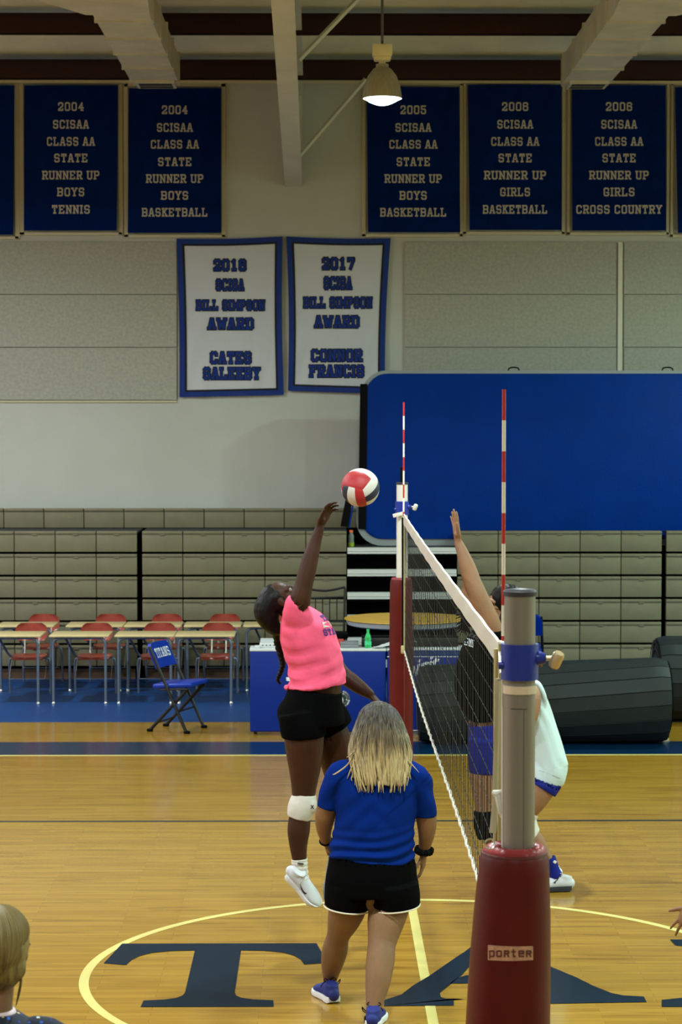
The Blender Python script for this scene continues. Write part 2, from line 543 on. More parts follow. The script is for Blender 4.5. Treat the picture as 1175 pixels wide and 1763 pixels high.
# ------------------------------------------------------------------ block lettering
GL = {
 'A': "0,0 1.15,5 1.85,5 3,0;0.5,1.7 2.5,1.7;-0.5,0 0.6,0;2.4,0 3.5,0",
 'B': "0,0 0,5;-0.4,0 2.4,0 3,0.6 3,1.9 2.4,2.5 3,3.1 3,4.4 2.4,5 -0.4,5;0,2.5 2.4,2.5",
 'C': "3,1.2 3,0.6 2.4,0 0.6,0 0,0.6 0,4.4 0.6,5 2.4,5 3,4.4 3,3.8",
 'D': "0.2,0 0.2,5;-0.4,0 2.3,0 3,0.7 3,4.3 2.3,5 -0.4,5",
 'E': "0.2,0 0.2,5;-0.4,0 3,0 3,1.1;-0.4,5 3,5 3,3.9;0.2,2.5 1.9,2.5",
 'F': "0.2,0 0.2,5;-0.4,0 1,0;-0.4,5 3,5 3,3.9;0.2,2.5 1.9,2.5",
 'G': "3,3.6 3,4.4 2.4,5 0.6,5 0,4.4 0,0.6 0.6,0 2.4,0 3,0.6 3,2.1 1.8,2.1",
 'I': "0.4,0 0.4,5;-0.3,0 1.1,0;-0.3,5 1.1,5",
 'K': "0.2,0 0.2,5;2.9,5 0.5,2.4;1.2,3 2.9,0;-0.4,0 0.9,0;-0.4,5 0.9,5;2.2,0 3.5,0;2.2,5 3.4,5",
 'L': "0.3,0 0.3,5;-0.4,5 1,5;-0.4,0 3,0 3,1.3",
 'M': "0.2,0 0.2,5 2,1.6 3.8,5 3.8,0;-0.4,0 0.8,0;3.2,0 4.4,0;-0.4,5 0.2,5;3.8,5 4.4,5",
 'N': "0.2,0 0.2,5 2.9,0 2.9,5;-0.4,0 0.8,0;2.3,5 3.5,5;-0.4,5 0.2,5",
 'O': "0.6,0 2.4,0 3,0.6 3,4.4 2.4,5 0.6,5 0,4.4 0,0.6 0.6,0",
 'P': "0.2,0 0.2,5;-0.4,0 1,0;-0.4,5 2.4,5 3,4.4 3,2.9 2.4,2.3 0.2,2.3",
 'R': "0.2,0 0.2,5;-0.4,0 0.9,0;-0.4,5 2.4,5 3,4.4 3,3 2.4,2.4 0.2,2.4;1.8,2.4 2.8,0 3.5,0",
 'S': "0,1.0 0,0.6 0.6,0 2.4,0 3,0.6 3,2 2.4,2.5 0.6,2.5 0,3 0,4.4 0.6,5 2.4,5 3,4.4 3,4.0",
 'T': "1.5,0 1.5,5;0.8,0 2.2,0;0,3.8 0,5 3,5 3,3.8",
 'U': "0.1,5 0.1,0.6 0.7,0 2.3,0 2.9,0.6 2.9,5;-0.5,5 0.8,5;2.2,5 3.5,5",
 'W': "0,5 0.9,0 2,3.6 3.1,0 4,5;-0.5,5 0.6,5;3.4,5 4.5,5",
 'X': "0,0 3,5;0,5 3,0",
 'Y': "0,5 1.5,2.3 3,5;1.5,2.3 1.5,0;0.8,0 2.2,0;-0.5,5 0.6,5;2.4,5 3.5,5",
 '0': "0.6,0 2.4,0 3,0.6 3,4.4 2.4,5 0.6,5 0,4.4 0,0.6 0.6,0",
 '1': "1.5,0 1.5,5 0.6,4.2;0.6,0 2.4,0",
 '2': "0,3.6 0,4.4 0.6,5 2.4,5 3,4.4 3,3.1 0,0.5 0,0 3,0 3,0.9",
 '4': "2.2,0 2.2,5 0,1.6 3.2,1.6;1.5,0 2.9,0",
 '5': "3,5 0.1,5 0.1,2.9 2.4,2.9 3,2.3 3,0.6 2.4,0 0.6,0 0,0.6 0,1.3",
 '6': "3,3.8 3,4.4 2.4,5 0.6,5 0,4.4 0,0.6 0.6,0 2.4,0 3,0.6 3,2.2 2.4,2.8 0,2.8",
 '7': "0,4 0,5 3,5 3,4.3 1.2,0",
 'p': "0.2,-1.2 0.2,4;-0.0,4 2.6,4 3,3.6 3,0.6 2.6,0.2 0.2,0.2",
 'o': "0.4,0.2 2.6,0.2 3,0.6 3,3.6 2.6,4 0.4,4 0,3.6 0,0.6 0.4,0.2",
 'r': "0.2,0 0.2,4 2.6,4 3,3.6 3,2.6 2.6,2.2 0.2,2.2;1.9,2.2 2.9,0",
 't': "1.2,5 1.2,0.6 1.6,0.2 2.4,0.2;0.2,3.6 2.4,3.6",
 'e': "3,0.2 0.4,0.2 0,0.6 0,3.6 0.4,4 2.6,4 3,3.6 3,2.2 0,2.2",
}

def strokes2d(line, thick=1.1):
    """polygons of a line of block letters, glyph unit grid, left at x=0; also returns the width"""
    out = []
    x = 0.0
    for ch in line:
        if ch == ' ':
            x += 2.6
            continue
        w = {'I': 0.8, 'M': 4.0, 'W': 4.0}.get(ch, 3.0)
        for st in GL[ch].split(';'):
            pts = [tuple(float(c) for c in q.split(',')) for q in st.split()]
            pts = [Vector((p[0] + x, p[1], 0)) for p in pts]
            for a, b in zip(pts[:-1], pts[1:]):
                d = (b - a).normalized()
                n = Vector((-d.y, d.x, 0)) * (thick / 2)
                e = d * (thick * 0.42)
                out.append([a - e - n, b + e - n, b + e + n, a - e + n])
        x += w + 2.15
    return out, x - 2.15

def text_polys(line, cx, cy, width, height, thick=1.1):
    """polygons in picture-like coordinates: x right, y DOWN, fitted to width x height and centred on cx, cy"""
    ps, w = strokes2d(line, thick)
    kx = width / (w + thick)
    ky = height / (5 + thick)
    return [[(cx + (p.x - w / 2) * kx, cy - (p.y - 2.5) * ky) for p in q] for q in ps]

# ================================================================== THE SETTING
YW = 26.2                       # far wall
fl = MB().boxp((-14, -4, -0.1), (14, YW + 0.2, 0.0)).build('floor', 'floor')
struct(fl)
fl.data.materials[0] = M['floor']

def strip(name, y0, y1, m, x0=-14, x1=14, z=0.0012):
    o = MB().boxp((x0, y0, 0.0002), (x1, y1, z)).build(name, m, fl, flat=True)
    return struct(o)

strip('floor_border_band', 19.30, 20.06, 'navy_paint')
strip('floor_sideline', 19.245, 19.30, 'line_paint')
strip('floor_apron', 21.36, YW, 'apron', z=0.0015)
strip('floor_court_line', 16.115, 16.165, 'dark_line')
strip('floor_court_line', 7.24, 7.29, 'dark_line')
CX, CYC, CR = 0.545, 11.70, 1.80
strip('floor_centre_line', 4.2, CYC + CR, 'line_paint', CX - 0.026, CX + 0.026, 0.0012)

def arc_band(cx, cy, r0, r1, n=160, z=0.0012):
    mb = MB()
    vi, vo = [], []
    for k in range(n):
        a = 2 * math.pi * k / n
        vi.append(mb.bm.verts.new((cx + r0 * math.cos(a), cy + r0 * math.sin(a), z)))
        vo.append(mb.bm.verts.new((cx + r1 * math.cos(a), cy + r1 * math.sin(a), z)))
    for k in range(n):
        j = (k + 1) % n
        mb.face([vi[k], vi[j], vo[j], vo[k]])
    return mb
struct(arc_band(CX, CYC, CR - 0.026, CR + 0.026).build('floor_centre_circle', 'line_paint', fl, flat=True))

def paint_letter(outlines, z=0.0024):
    mb = MB()
    for pts in outlines:
        ps = [on_floor(px, py) for px, py in pts]
        vs = [mb.bm.verts.new((p.x, p.y, z)) for p in ps]
        f = mb.face(vs)
        f.normal_update()
    bmesh.ops.triangulate(mb.bm, faces=mb.bm.faces[:])
    for f in mb.bm.faces:
        f.normal_update()
        if f.normal.z < 0:
            f.normal_flip()
    return struct(mb.build('floor_lettering', 'letter_paint', fl, flat=True, fix=False))

def zc(k, ox, oy, pts):
    return [(ox + x / k, oy + y / k) for x, y in pts]
# T : traced left half mirrored about its stem in floor space
tl = zc(2.448, 0, 1280, [(515, 845), (437, 928), (532, 935), (556, 913), (590, 897), (640, 884), (720, 876), (822, 874)])
tb = zc(2.448, 0, 1280, [(780, 1052), (770, 1064), (744, 1074), (690, 1081), (605, 1085), (593, 1112)])
axp = [on_floor(*p) for p in zc(2.448, 0, 1280, [(925, 845), (880, 1112)])]
ax0 = axp[0].x
left = [on_floor(*p) for p in tl] + [on_floor(*p) for p in tb]
right = [Vector((2 * ax0 - p.x, p.y, 0)) for p in reversed(left)]
mb = MB()
vs = [mb.bm.verts.new((p.x, p.y, 0.0024)) for p in left + right]
mb.face(vs).normal_update()
bmesh.ops.triangulate(mb.bm, faces=mb.bm.faces[:])
for f in mb.bm.faces:
    f.normal_update()
    if f.normal.z < 0:
        f.normal_flip()
struct(mb.build('floor_lettering', 'letter_paint', fl, flat=True, fix=False))
# A : thin left leg, crossbar, thick right leg
k2 = lambda pts: zc(3.025, 480, 1180, pts)
k3 = lambda pts: zc(2.831, 760, 1280, pts)
paint_letter([
    k2([(552, 1640), (640, 1612), (700, 1565), (780, 1518), (968, 1388)]) + k3([(60, 1058), (130, 1005)]) + [(824, 1621), (846, 1621)] + k3([(100, 1132), (0, 1212)]) + k2([(840, 1606), (846, 1625), (870, 1633), (968, 1636)]) + k3([(62, 1245), (62, 1279)]) + k2([(968, 1669), (548, 1672)]),
    [(824, 1621), (886, 1621)] + k3([(540, 1092), (660, 1142), (740, 1182), (830, 1218), (890, 1230), (988, 1235), (1003, 1262), (540, 1270), (330, 1270), (330, 1244), (380, 1236), (372, 1210)]),
    k3([(120, 1132), (300, 1132), (330, 1170), (40, 1172), (80, 1145)]),
])
# N (its first serif shows at the right edge) and I (its serif tip shows beside the spectator)
paint_letter([[(1154, 1618), (1300, 1618), (1480, 1700), (1480, 1728), (1262, 1640), (1262, 1716), (1330, 1722), (1340, 1734), (1140, 1734), (1140, 1722), (1200, 1716), (1200, 1632), (1163, 1628)]])
paint_letter([[(53, 1625), (-190, 1625), (-200, 1634), (-150, 1640), (-170, 1716), (-230, 1722), (-240, 1734), (10, 1734), (8, 1722), (-50, 1716), (-40, 1640), (47, 1634.6)]])

# walls and roof
wf = MB().boxp((-14, YW, 0), (14, YW + 0.2, 6.96)).build('wall_far', 'wall')
struct(wf)
for nm, a, b in (('wall_left', (-14.2, -4, 0), (-14, YW + 0.2, 8.6)), ('wall_right', (14, -4, 0), (14.2, YW + 0.2, 8.6)), ('wall_near', (-14, -4.2, 0), (14, -4, 7.0))):
    struct(MB().boxp(a, b).build(nm, 'wall_plain'))
RIDGE_Y = 11.1
def roof_z(y):
    return 6.93 + 0.164 * (YW - y) if y > RIDGE_Y else 6.93 + 0.164 * (YW - RIDGE_Y) - 0.164 * (RIDGE_Y - y)
mb = MB()
prof = [(YW + 0.2, roof_z(YW + 0.2)), (RIDGE_Y, roof_z(RIDGE_Y)), (-4.2, roof_z(-4.2))]
mb.prism([(-14.2, y, z) for y, z in prof] + [(-14.2, y, z + 0.2) for y, z in reversed(prof)], (28.4, 0, 0))
struct(mb.build('ceiling', 'ceiling', flat=True))

# purlins: Z-section steel along the hall's long side, sitting under the roof sheet
for i, y in enumerate((25.42, 23.9, 22.4, 20.9, 19.4, 17.9, 16.4, 14.9)):
    zb = at(600, 137, 25.42).z + 0.164 * (25.42 - y) - (0.0 if i else 0.0)
    mb = MB()
    mb.boxp((-14, y - 0.004, zb), (14, y + 0.004, zb + 0.215))
    mb.boxp((-14, y - 0.004, zb), (14, y + 0.065, zb + 0.008))
    mb.boxp((-14, y - 0.065, zb + 0.207), (14, y + 0.004, zb + 0.215))
    struct(mb.build('roof_purlin', 'purlin', flat=True))

# tapered roof beam (steel frame rafter) with flange braces
pa, pb = at(501.5, 320, 26.15), at(492.5, 0, 19.05)
slope_b = (pb.z - pa.z) / (pb.y - pa.y)
def bz(y):
    return pa.z + slope_b * (y - pa.y)
bx_ = (pa.x + pb.x) / 2
mb = MB()
y0, y1 = 11.2, 26.15
for side, w in ((0, 0.2),):
    mb.prism([(bx_ - w / 2, y0, bz(y0)), (bx_ + w / 2, y0, bz(y0)), (bx_ + w / 2, y0, bz(y0) + 0.014), (bx_ - w / 2, y0, bz(y0) + 0.014)], (0, y1 - y0, bz(y1) - bz(y0)))
tz = lambda y: roof_z(y) - 0.24
mb.prism([(bx_ - 0.004, y0, bz(y0) + 0.01), (bx_ - 0.004, y1, bz(y1) + 0.01), (bx_ - 0.004, y1, tz(y1)), (bx_ - 0.004, y0, tz(y0))], (0.008, 0, 0))
mb.prism([(bx_ - 0.1, y0, tz(y0) - 0.014), (bx_ + 0.12, y0, tz(y0) - 0.014), (bx_ + 0.12, y0, tz(y0)), (bx_ - 0.1, y0, tz(y0))], (0, y1 - y0, tz(y1) - tz(y0)))
mb.boxp((bx_ - 0.1, 26.15, bz(26.15)), (bx_ + 0.1, 26.19, tz(26.15)))
beam = struct(mb.build('roof_beam', 'white_steel', flat=True))
for p, q, y in (((515, 103), (628, -14), 22.4), ((516, 268), (630, 136), 25.42)):
    a, b = at(*p, y - 0.03), at(*q, y - 0.03)
    struct(MB().tube([a, b], 0.026, seg=4).build('brace', 'white_steel', beam, flat=True))

# wall cladding boards (acoustic) in three columns of three
for x0, x1 in ((-360, 304), (697, 1062), (1075, 1400)):
    for y0_, y1_ in ((417, 506), (508, 597), (599, 688)):
        a, b = at(x0, y1_, YW - 0.03), at(x1, y0_, YW - 0.03)
        o = MB().boxp((a.x, YW - 0.03, a.z), (b.x, YW + 0.0, b.z)).build('trim_1', 'acoustic', wf, flat=True)
        struct(o)
# bright vertical batten between the right-hand columns, and a ledge above the lower wall
a, b = at(1064, 640, YW - 0.035), at(1073, 417, YW - 0.035)
struct(MB().boxp((a.x, YW - 0.035, a.z), (b.x, YW, b.z)).build('trim_2', 'white_steel', wf, flat=True))
a = at(0, 691, YW - 0.04)
struct(MB().boxp((-14, YW - 0.02, a.z - 0.012), (at(304, 691, YW).x, YW, a.z + 0.006)).build('trim_3', 'batten', wf, flat=True))
a = at(0, 139, YW - 0.02)
struct(MB().boxp((-14, YW - 0.05, a.z - 0.03), (14, YW, a.z + 0.03)).build('trim_4', 'batten', wf, flat=True))

# ------------------------------------------------------------------ air ducts
def duct(xc, side, label):
    yE = 24.6
    zb = at(600, 148, yE).z
    w, h = 0.51, 0.30
    t = thing('air_duct', label, 'air duct', (xc, yE, zb), 'painted ceiling air ducts')
    mb = MB()
    mb.boxp((xc - w / 2, 20.1, zb), (xc + w / 2, yE, zb + h))
    for k in range(5):
        y = 20.55 + 0.93 * k
        if y < yE - 0.1:
            mb.boxp((xc - w / 2 - 0.018, y, zb - 0.014), (xc + w / 2 + 0.018, y + 0.05, zb + h + 0.014))
    mb.build('duct_run', 'duct', t, flat=True)
    mb = MB()
    o1, o2 = xc + side * 0.66, xc - side * 0.31
    q = [[(xc + side * 0.30, 20.1), (xc - side * 0.27, 20.1)], [(o1, 19.35), (o2, 19.35)], [(o1, 15.0), (o2, 15.0)]]
    rings = []
    for (e1, y), (e2, _) in [(r[0], r[1]) for r in q]:
        lo, hi = min(e1, e2), max(e1, e2)
        rings.append([Vector((lo, y, zb - 0.03)), Vector((hi, y, zb - 0.03)), Vector((hi, y, zb + 0.44)), Vector((lo, y, zb + 0.44))])
    mb.rings(rings)
    mb.build('trunk_duct', 'duct', t, flat=True)
    mb = MB()
    mb.boxp((xc - 0.2, yE - 0.42, zb - 0.035), (xc + 0.22, yE - 0.02, zb - 0.001))
    mb.boxp((xc - 0.2, yE, zb + 0.005), (xc + 0.22, yE + 0.02, zb + 0.075))
    v = mb.build('vent', 'duct', t, flat=True)
    mb = MB()
    mb.boxp((xc - 0.17, yE - 0.39, zb - 0.038), (xc + 0.19, yE - 0.24, zb - 0.034))
    mb.boxp((xc - 0.17, yE - 0.2, zb - 0.038), (xc + 0.19, yE - 0.06, zb - 0.034))
    mb.build('vent_slot', 'vent_dark', v, flat=True)
duct(at(270, 148, 24.6).x, -1, 'beige painted air duct over the tennis banner and the boys basketball banner of 2004')
duct(at(1006, 148, 24.6).x, 1, 'beige painted air duct ending above the girls cross country banner')

# ------------------------------------------------------------------ high-bay lamp in view
lp = at(658.5, 170, 20.95)
t = thing('high_bay_lamp', 'bell-shaped high-bay gym lamp glowing, hanging before the 2005 banner', 'lamp', lp)
MB().lathe(lp, [(0.178, 0.0), (0.184, 0.0), (0.183, 0.03), (0.168, 0.12), (0.135, 0.21), (0.085, 0.275), (0.06, 0.29), (0.06, 0.32), (0.055, 0.32), (0.055, 0.285), (0.08, 0.265), (0.13, 0.2), (0.162, 0.115), (0.177, 0.03)], seg=40, ends=False).lathe(lp, [(0.0, 0.30), (0.058, 0.30), (0.058, 0.312), (0.0, 0.312)], seg=24).build('reflector', 'lamp_shade', t)
MB().lathe(lp, [(0.0, -0.066), (0.06, -0.055), (0.12, -0.03), (0.174, 0.004), (0.174, 0.01), (0.0, 0.01)], seg=40).build('lens', 'lamp_glow', t)
mb = MB().box(lp + Vector((0, 0, 0.445)), (0.185, 0.15, 0.11), bevel=0.012).box(lp + Vector((0, 0, 0.378)), (0.16, 0.13, 0.06), bevel=0.02)
mb.tube([lp + Vector((0, 0, 0.36)), lp + Vector((0, 0, 0.27))], 0.032, seg=12)
mb.build('ballast', 'lamp_cream', t)
MB().tube([lp + Vector((0, 0, 0.495)), lp + Vector((0, 0, roof_z(lp.y) - lp.z + 0.01))], 0.013, seg=10).build('stem', 'lamp_stem', t)

# ------------------------------------------------------------------ banners
YB = YW - 0.10
def banner_wave(px, py, s):
    return 0.010 * math.sin(px * 0.055 + s) * (0.4 + 0.6 * min(1, max(0, (py - 150) / 250.0))) + 0.006 * math.sin(px * 0.13 + py * 0.02 + 2 * s)

def felt_banner(x0, x1, xb0, xb1, y0, y1, lines, cx, widths, ys, label):
    s = x0 * 0.37
    c = at((x0 + x1) / 2, y1, YB)
    t = thing('hanging_banner', label, 'banner', c, 'navy championship banners')
    a, b = at(x0 - 7, y1 + 6, YW - 0.02), at(x1 + 8, y0 - 6, YW - 0.02)
    mb = MB()
    for px0, px1, py0, py1 in ((x0 - 8, x0 - 2, y0 - 8, y1 + 7), (x1 + 1, x1 + 7, y0 - 8, y1 + 7), (x0 - 8, x1 + 7, y0 - 9, y0 - 3), (x0 - 8, x1 + 7, y1 + 3, y1 + 8)):
        p, q = at(px0, py1, YW - 0.03), at(px1, py0, YW - 0.03)
        mb.boxp((p.x, YW - 0.03, p.z), (q.x, YW - 0.002, q.z))
    mb.build('batten_frame', 'batten', t, flat=True)
    def f(u, v):
        py = y1 + (y0 - y1) * v
        w = 1 - v
        px = (x0 + (xb0 - x0) * w) * (1 - u) + (x1 + (xb1 - x1) * w) * u
        return at(px, py, YB - banner_wave(px, py, s))
    MB().sheet(f, 36, 30, (0, 0.004, 0)).build('cloth', 'blue_banner', t)
    if not lines:
        return
    for ln, wd, yy in zip(lines, widths, ys):
        mb = MB()
        for q in text_polys(ln, cx, yy, wd, 15.0, 0.98):
            mb.poly([at(px, py, YB - banner_wave(px, py, s) - 0.004) for px, py in q])
        mb.build('lettering', 'banner_grey', t, flat=True)

std = ['SCISAA', 'CLASS AA', 'STATE', 'RUNNER UP']
sw = [61, 82, 57, 98]
YS = [183.5, 214, 243.5, 272, 301.5, 330.5, 360.5]
YS2 = [189, 219.5, 248.5, 278.5, 307.5, 336.5, 365.5]
felt_banner(-150, 25, -150, 23, 147, 404, [], 0, [], [], 'navy banner cut off by the photo left edge, beside the tennis banner')
felt_banner(42, 203.5, 41, 201, 147, 397, ['2004'] + std + ['BOYS', 'TENNIS'], 122, [44] + sw + [46, 65], YS, 'navy runner up banner reading 2004 boys tennis')
felt_banner(222, 381, 220, 381, 152, 401, ['2004'] + std + ['BOYS', 'BASKETBALL'], 301, [44] + sw + [46, 112], YS2, 'navy runner up banner reading 2004 boys basketball')
felt_banner(632, 791, 634, 793, 150, 400, ['2005'] + std + ['BOYS', 'BASKETBALL'], 712, [44] + sw + [46, 113], YS2, 'navy runner up banner reading 2005 boys basketball')
felt_banner(806, 967, 809, 968, 146, 396, ['2006'] + std + ['GIRLS', 'BASKETBALL'], 887.5, [45] + sw[:3] + [106] + [51, 110], YS, 'navy runner up banner reading 2006 girls basketball')
felt_banner(985, 1147, 986, 1147.5, 147, 397, ['2006'] + std + ['GIRLS', 'CROSS COUNTRY'], 1066.5, [45] + sw[:3] + [102] + [53, 147], YS, 'navy runner up banner reading 2006 girls cross country')
felt_banner(1163, 1330, 1168, 1330, 150, 401, [], 0, [], [], 'navy banner cut off by the photo right edge, beside the cross country banner')

YA = YW - 0.035
def award_banner(co, lines, label, s, sag):
    """co: four picture corners tl, tr, br, bl"""
    c = at((co[2][0] + co[3][0]) / 2, co[2][1], YA)
    t = thing('hanging_banner', label, 'banner', c, 'white award banners')
    def pix(u, v):
        w = 1 - v
        lx = co[0][0] + (co[3][0] - co[0][0]) * w + sag * math.sin(math.pi * w)
        rx = co[1][0] + (co[2][0] - co[1][0]) * w - sag * math.sin(math.pi * w)
        ty = co[0][1] + (co[1][1] - co[0][1]) * u + 2.0 * math.sin(math.pi * u)
        by = co[3][1] + (co[2][1] - co[3][1]) * u
        return lx + (rx - lx) * u, ty + (by - ty) * w
    def depth(px, py):
        k = min(1, max(0, (py - 430) / 230.0))
        return 0.004 * math.sin(px * 0.09 + s) + 0.010 * k * math.sin((px - 400) * 0.16 + (py - 500) * 0.05 * s + s) * abs(math.sin((px - co[0][0]) / (co[1][0] - co[0][0]) * math.pi + math.pi / 2)) ** 1.2
    def f(u, v):
        px, py = pix(u, v)
        return at(px, py, YA - 0.01 - depth(px, py))
    MB().sheet(f, 60, 60, (0, 0.004, 0)).build('cloth', 'banner_white', t)
    for nm, m, e0, e1, off in (('border', 'banner_edge', 0.0, 0.052, 0.007), ('inner_border', 'banner_black', 0.052, 0.072, 0.0072)):
        mb = MB()
        a0, a1 = e0, e1
        h0, h1 = e0 * 0.62, e1 * 0.62
        def P(u, v):
            px, py = pix(u, v)
            return at(px, py, YA - 0.01 - depth(px, py) - off)
        n = 40
        for i in range(n):
            t0, t1 = i / n, (i + 1) / n
            for quad in (
                [(a0 + (1 - 2 * a0) * t0, h0), (a0 + (1 - 2 * a0) * t1, h0), (a1 + (1 - 2 * a1) * t1, h1), (a1 + (1 - 2 * a1) * t0, h1)],
                [(a0 + (1 - 2 * a0) * t0, 1 - h0), (a0 + (1 - 2 * a0) * t1, 1 - h0), (a1 + (1 - 2 * a1) * t1, 1 - h1), (a1 + (1 - 2 * a1) * t0, 1 - h1)],
                [(a0, h0 + (1 - 2 * h0) * t0), (a0, h0 + (1 - 2 * h0) * t1), (a1, h1 + (1 - 2 * h1) * t1), (a1, h1 + (1 - 2 * h1) * t0)],
                [(1 - a0, h0 + (1 - 2 * h0) * t0), (1 - a0, h0 + (1 - 2 * h0) * t1), (1 - a1, h1 + (1 - 2 * h1) * t1), (1 - a1, h1 + (1 - 2 * h1) * t0)],
            ):
                mb.poly([P(*q) for q in quad])
        mb.build(nm, m, t)
    for ln, x0, x1, y0, y1 in lines:
        mo, mi = MB(), MB()
        for mm, th, off in ((mo, 2.2, 0.006), (mi, 1.25, 0.009)):
            for q in text_polys(ln, (x0 + x1) / 2, (y0 + y1) / 2, x1 - x0 - (0 if th > 2 else 3.0), y1 - y0 - (0 if th > 2 else 3.4), th):
                mm.poly([at(px, py, YA - 0.01 - depth(px, py) - off) for px, py in q])
        ol = mo.build('letter_outline', 'banner_black', t, flat=True)
        mi.build('lettering', 'letter_blue', ol, flat=True)

award_banner([(304, 411), (487, 407), (489, 680), (309, 684)],
             [('2016', 367, 425, 445, 468), ('SCISA', 371, 421, 479, 502), ('BILL SIMPSON', 337, 457, 515, 536), ('AWARD', 357, 438, 546, 569), ('CATES', 361, 434, 604, 628), ('SALEEBY', 349, 449, 631, 655)],
             'white award banner with blue border dated 2016, left of its 2017 twin', 1.0, 2)
award_banner([(493, 407), (673, 410), (663, 678), (496, 673)],
             [('2017', 554, 612, 442, 466), ('SCISA', 557, 607, 475, 500), ('BILL SIMPSON', 522, 642, 510, 532), ('AWARD', 541, 620, 542, 566), ('CONNOR', 535, 625, 600, 624), ('FRANCIS', 532, 628, 627, 651)],
             'white award banner with blue border dated 2017, its corner behind the blue mat', 1.4, 3)

# ------------------------------------------------------------------ bleachers
YF, YT = 24.8, 25.5
ROW_PX = 39.25
def row_z(k, frac=0.0):
    return at(600, 914.5 + ROW_PX * (k + frac), YF).z
def bleacher(px0, n, label, mat_behind=False):
    xs = [at(px0 + 70.6 * i, 1000, YF).x for i in range(n + 1)]
    t = thing('bleacher_bank', label, 'bleachers', (xs[0], YF, 0), 'folded beige bleacher banks')
    for k in range(6):
        mb = MB()
        z1 = row_z(k)
        z0 = row_z(k, 0.915)
        for i in range(n):
            a, b = xs[i] + 0.004, xs[i + 1] - 0.004
            mb.box(((a + b) / 2, YF + 0.05, z1 - 0.016), (b - a, 0.12, 0.032), bevel=0.008)
            mb.box(((a + b) / 2, YF + 0.05, (z0 + z1) / 2 - 0.012), (b - a, 0.09, z1 - z0 - 0.03), bevel=0.006)
            mb.box(((a + b) / 2, YF - 0.0, z1 - 0.04), (0.06, 0.012, 0.016), bevel=0.004)
        mb.build('seat_row', 'bleacher', t)
    mb = MB()
    yb_ = YF + 0.2 if mat_behind else YT + 0.05
    mb.boxp((xs[0] + 0.02, YF + 0.085, 0.12), (xs[-1] - 0.02, yb_, row_z(0) - 0.03))
    if mat_behind:
        mb.boxp((xs[0] + 0.02, yb_, 0.12), (xs[-1] - 0.02, YT + 0.05, at(600, 942, YF).z - 0.006))
    mb.build('shade_backing', 'black', t, flat=True)  # solid black box puts the shade behind the row gaps
    MB().boxp((xs[0], YF + 0.02, row_z(0) - 0.028), (xs[-1], yb_ + 0.01 if mat_behind else YT + 0.1, row_z(0) - 0.004)).build('top_deck', 'deck', t, flat=True)
    MB().boxp((xs[0] + 0.03, YF + 0.06, 0.0), (xs[-1] - 0.03, YF + 0.085, row_z(5, 1.05) ) ).build('kickboard', 'kick', t, flat=True)
bleacher(-116.5 - 353, 10, 'beige folded bleacher bank at the left edge behind the student desks')
bleacher(244.5, 5, 'beige folded bleacher bank between the dark gap and the aisle steps')
bleacher(787.5, 5, 'beige folded bleacher bank right of the aisle steps behind the rolled mat', True)
bleacher(1147.5, 5, 'beige folded bleacher bank cut off by the right edge of the photo', True)

# upper tier along the wall
x_list = [at(6 - 69.1 * 7 + 69.1 * i, 890, YT).x for i in range(25)]
t = thing('bleacher_tier', 'top beige bleacher tier set back along the white wall', 'bleachers', (x_list[0], YT, 0))
mb = MB()
zt, zb_ = at(0, 875, YT).z, at(0, 909, YT).z
for a, b in zip(x_list[:-1], x_list[1:]):
    mb.box(((a + b) / 2, YT + 0.06, zt - 0.02), (b - a - 0.008, 0.12, 0.03), bevel=0.008)
    mb.box(((a + b) / 2, YT + 0.07, (zt + zb_) / 2 - 0.01), (b - a - 0.008, 0.1, zt - zb_ - 0.02), bevel=0.006)
mb.build('seat_row', 'bleacher', t)
MB().boxp((x_list[0], YT + 0.1, 0.2), (x_list[-1], YW - 0.01, zt - 0.035)).build('shade_backing', 'black', t, flat=True)  # black block stands in for the shade behind this tier

# aisle steps
xa, xb = at(598.5, 1000, YF).x, at(786.5, 1000, YF).x
t = thing('aisle_steps', 'bleacher aisle steps with pale metal nosings on black', 'steps', (xa, YF, 0))
for k, (p0, p1) in enumerate(((943, 953.5), (980.5, 992), (1020, 1031.5), (1059, 1071), (1098, 1110), (1137, 1149))):
    z1, z0 = at(600, p0, YF).z, at(600, p1, YF).z
    mb = MB()
    mb.boxp((xa, YF + 0.0, z0 + 0.028), (xb, YF + 0.08, z1))
    mb.boxp((xa, YF - 0.012, z0), (xb, YF + 0.08, z0 + 0.024))
    mb.build('tread', 'alu', t, flat=True)
mb = MB().boxp((xa + 0.005, YF + 0.45, 0), (xb - 0.005, YT + 0.04, at(600, 943, YF).z - 0.05))
for k in range(1, 6):
    mb.boxp((xa, YF + 0.06, row_z(k) - 0.03), (xb, YF + 0.5, row_z(k) - 0.015))
mb.build('shade_backing', 'black', t, flat=True)  # interior shade between the treads built as black boxes
ZD = at(600, 942, YF).z
MB().boxp((xa + 0.005, YF + 0.08, ZD - 0.04), (xb - 0.005, YT + 0.04, ZD - 0.004)).build('landing', 'deck', t, flat=True)

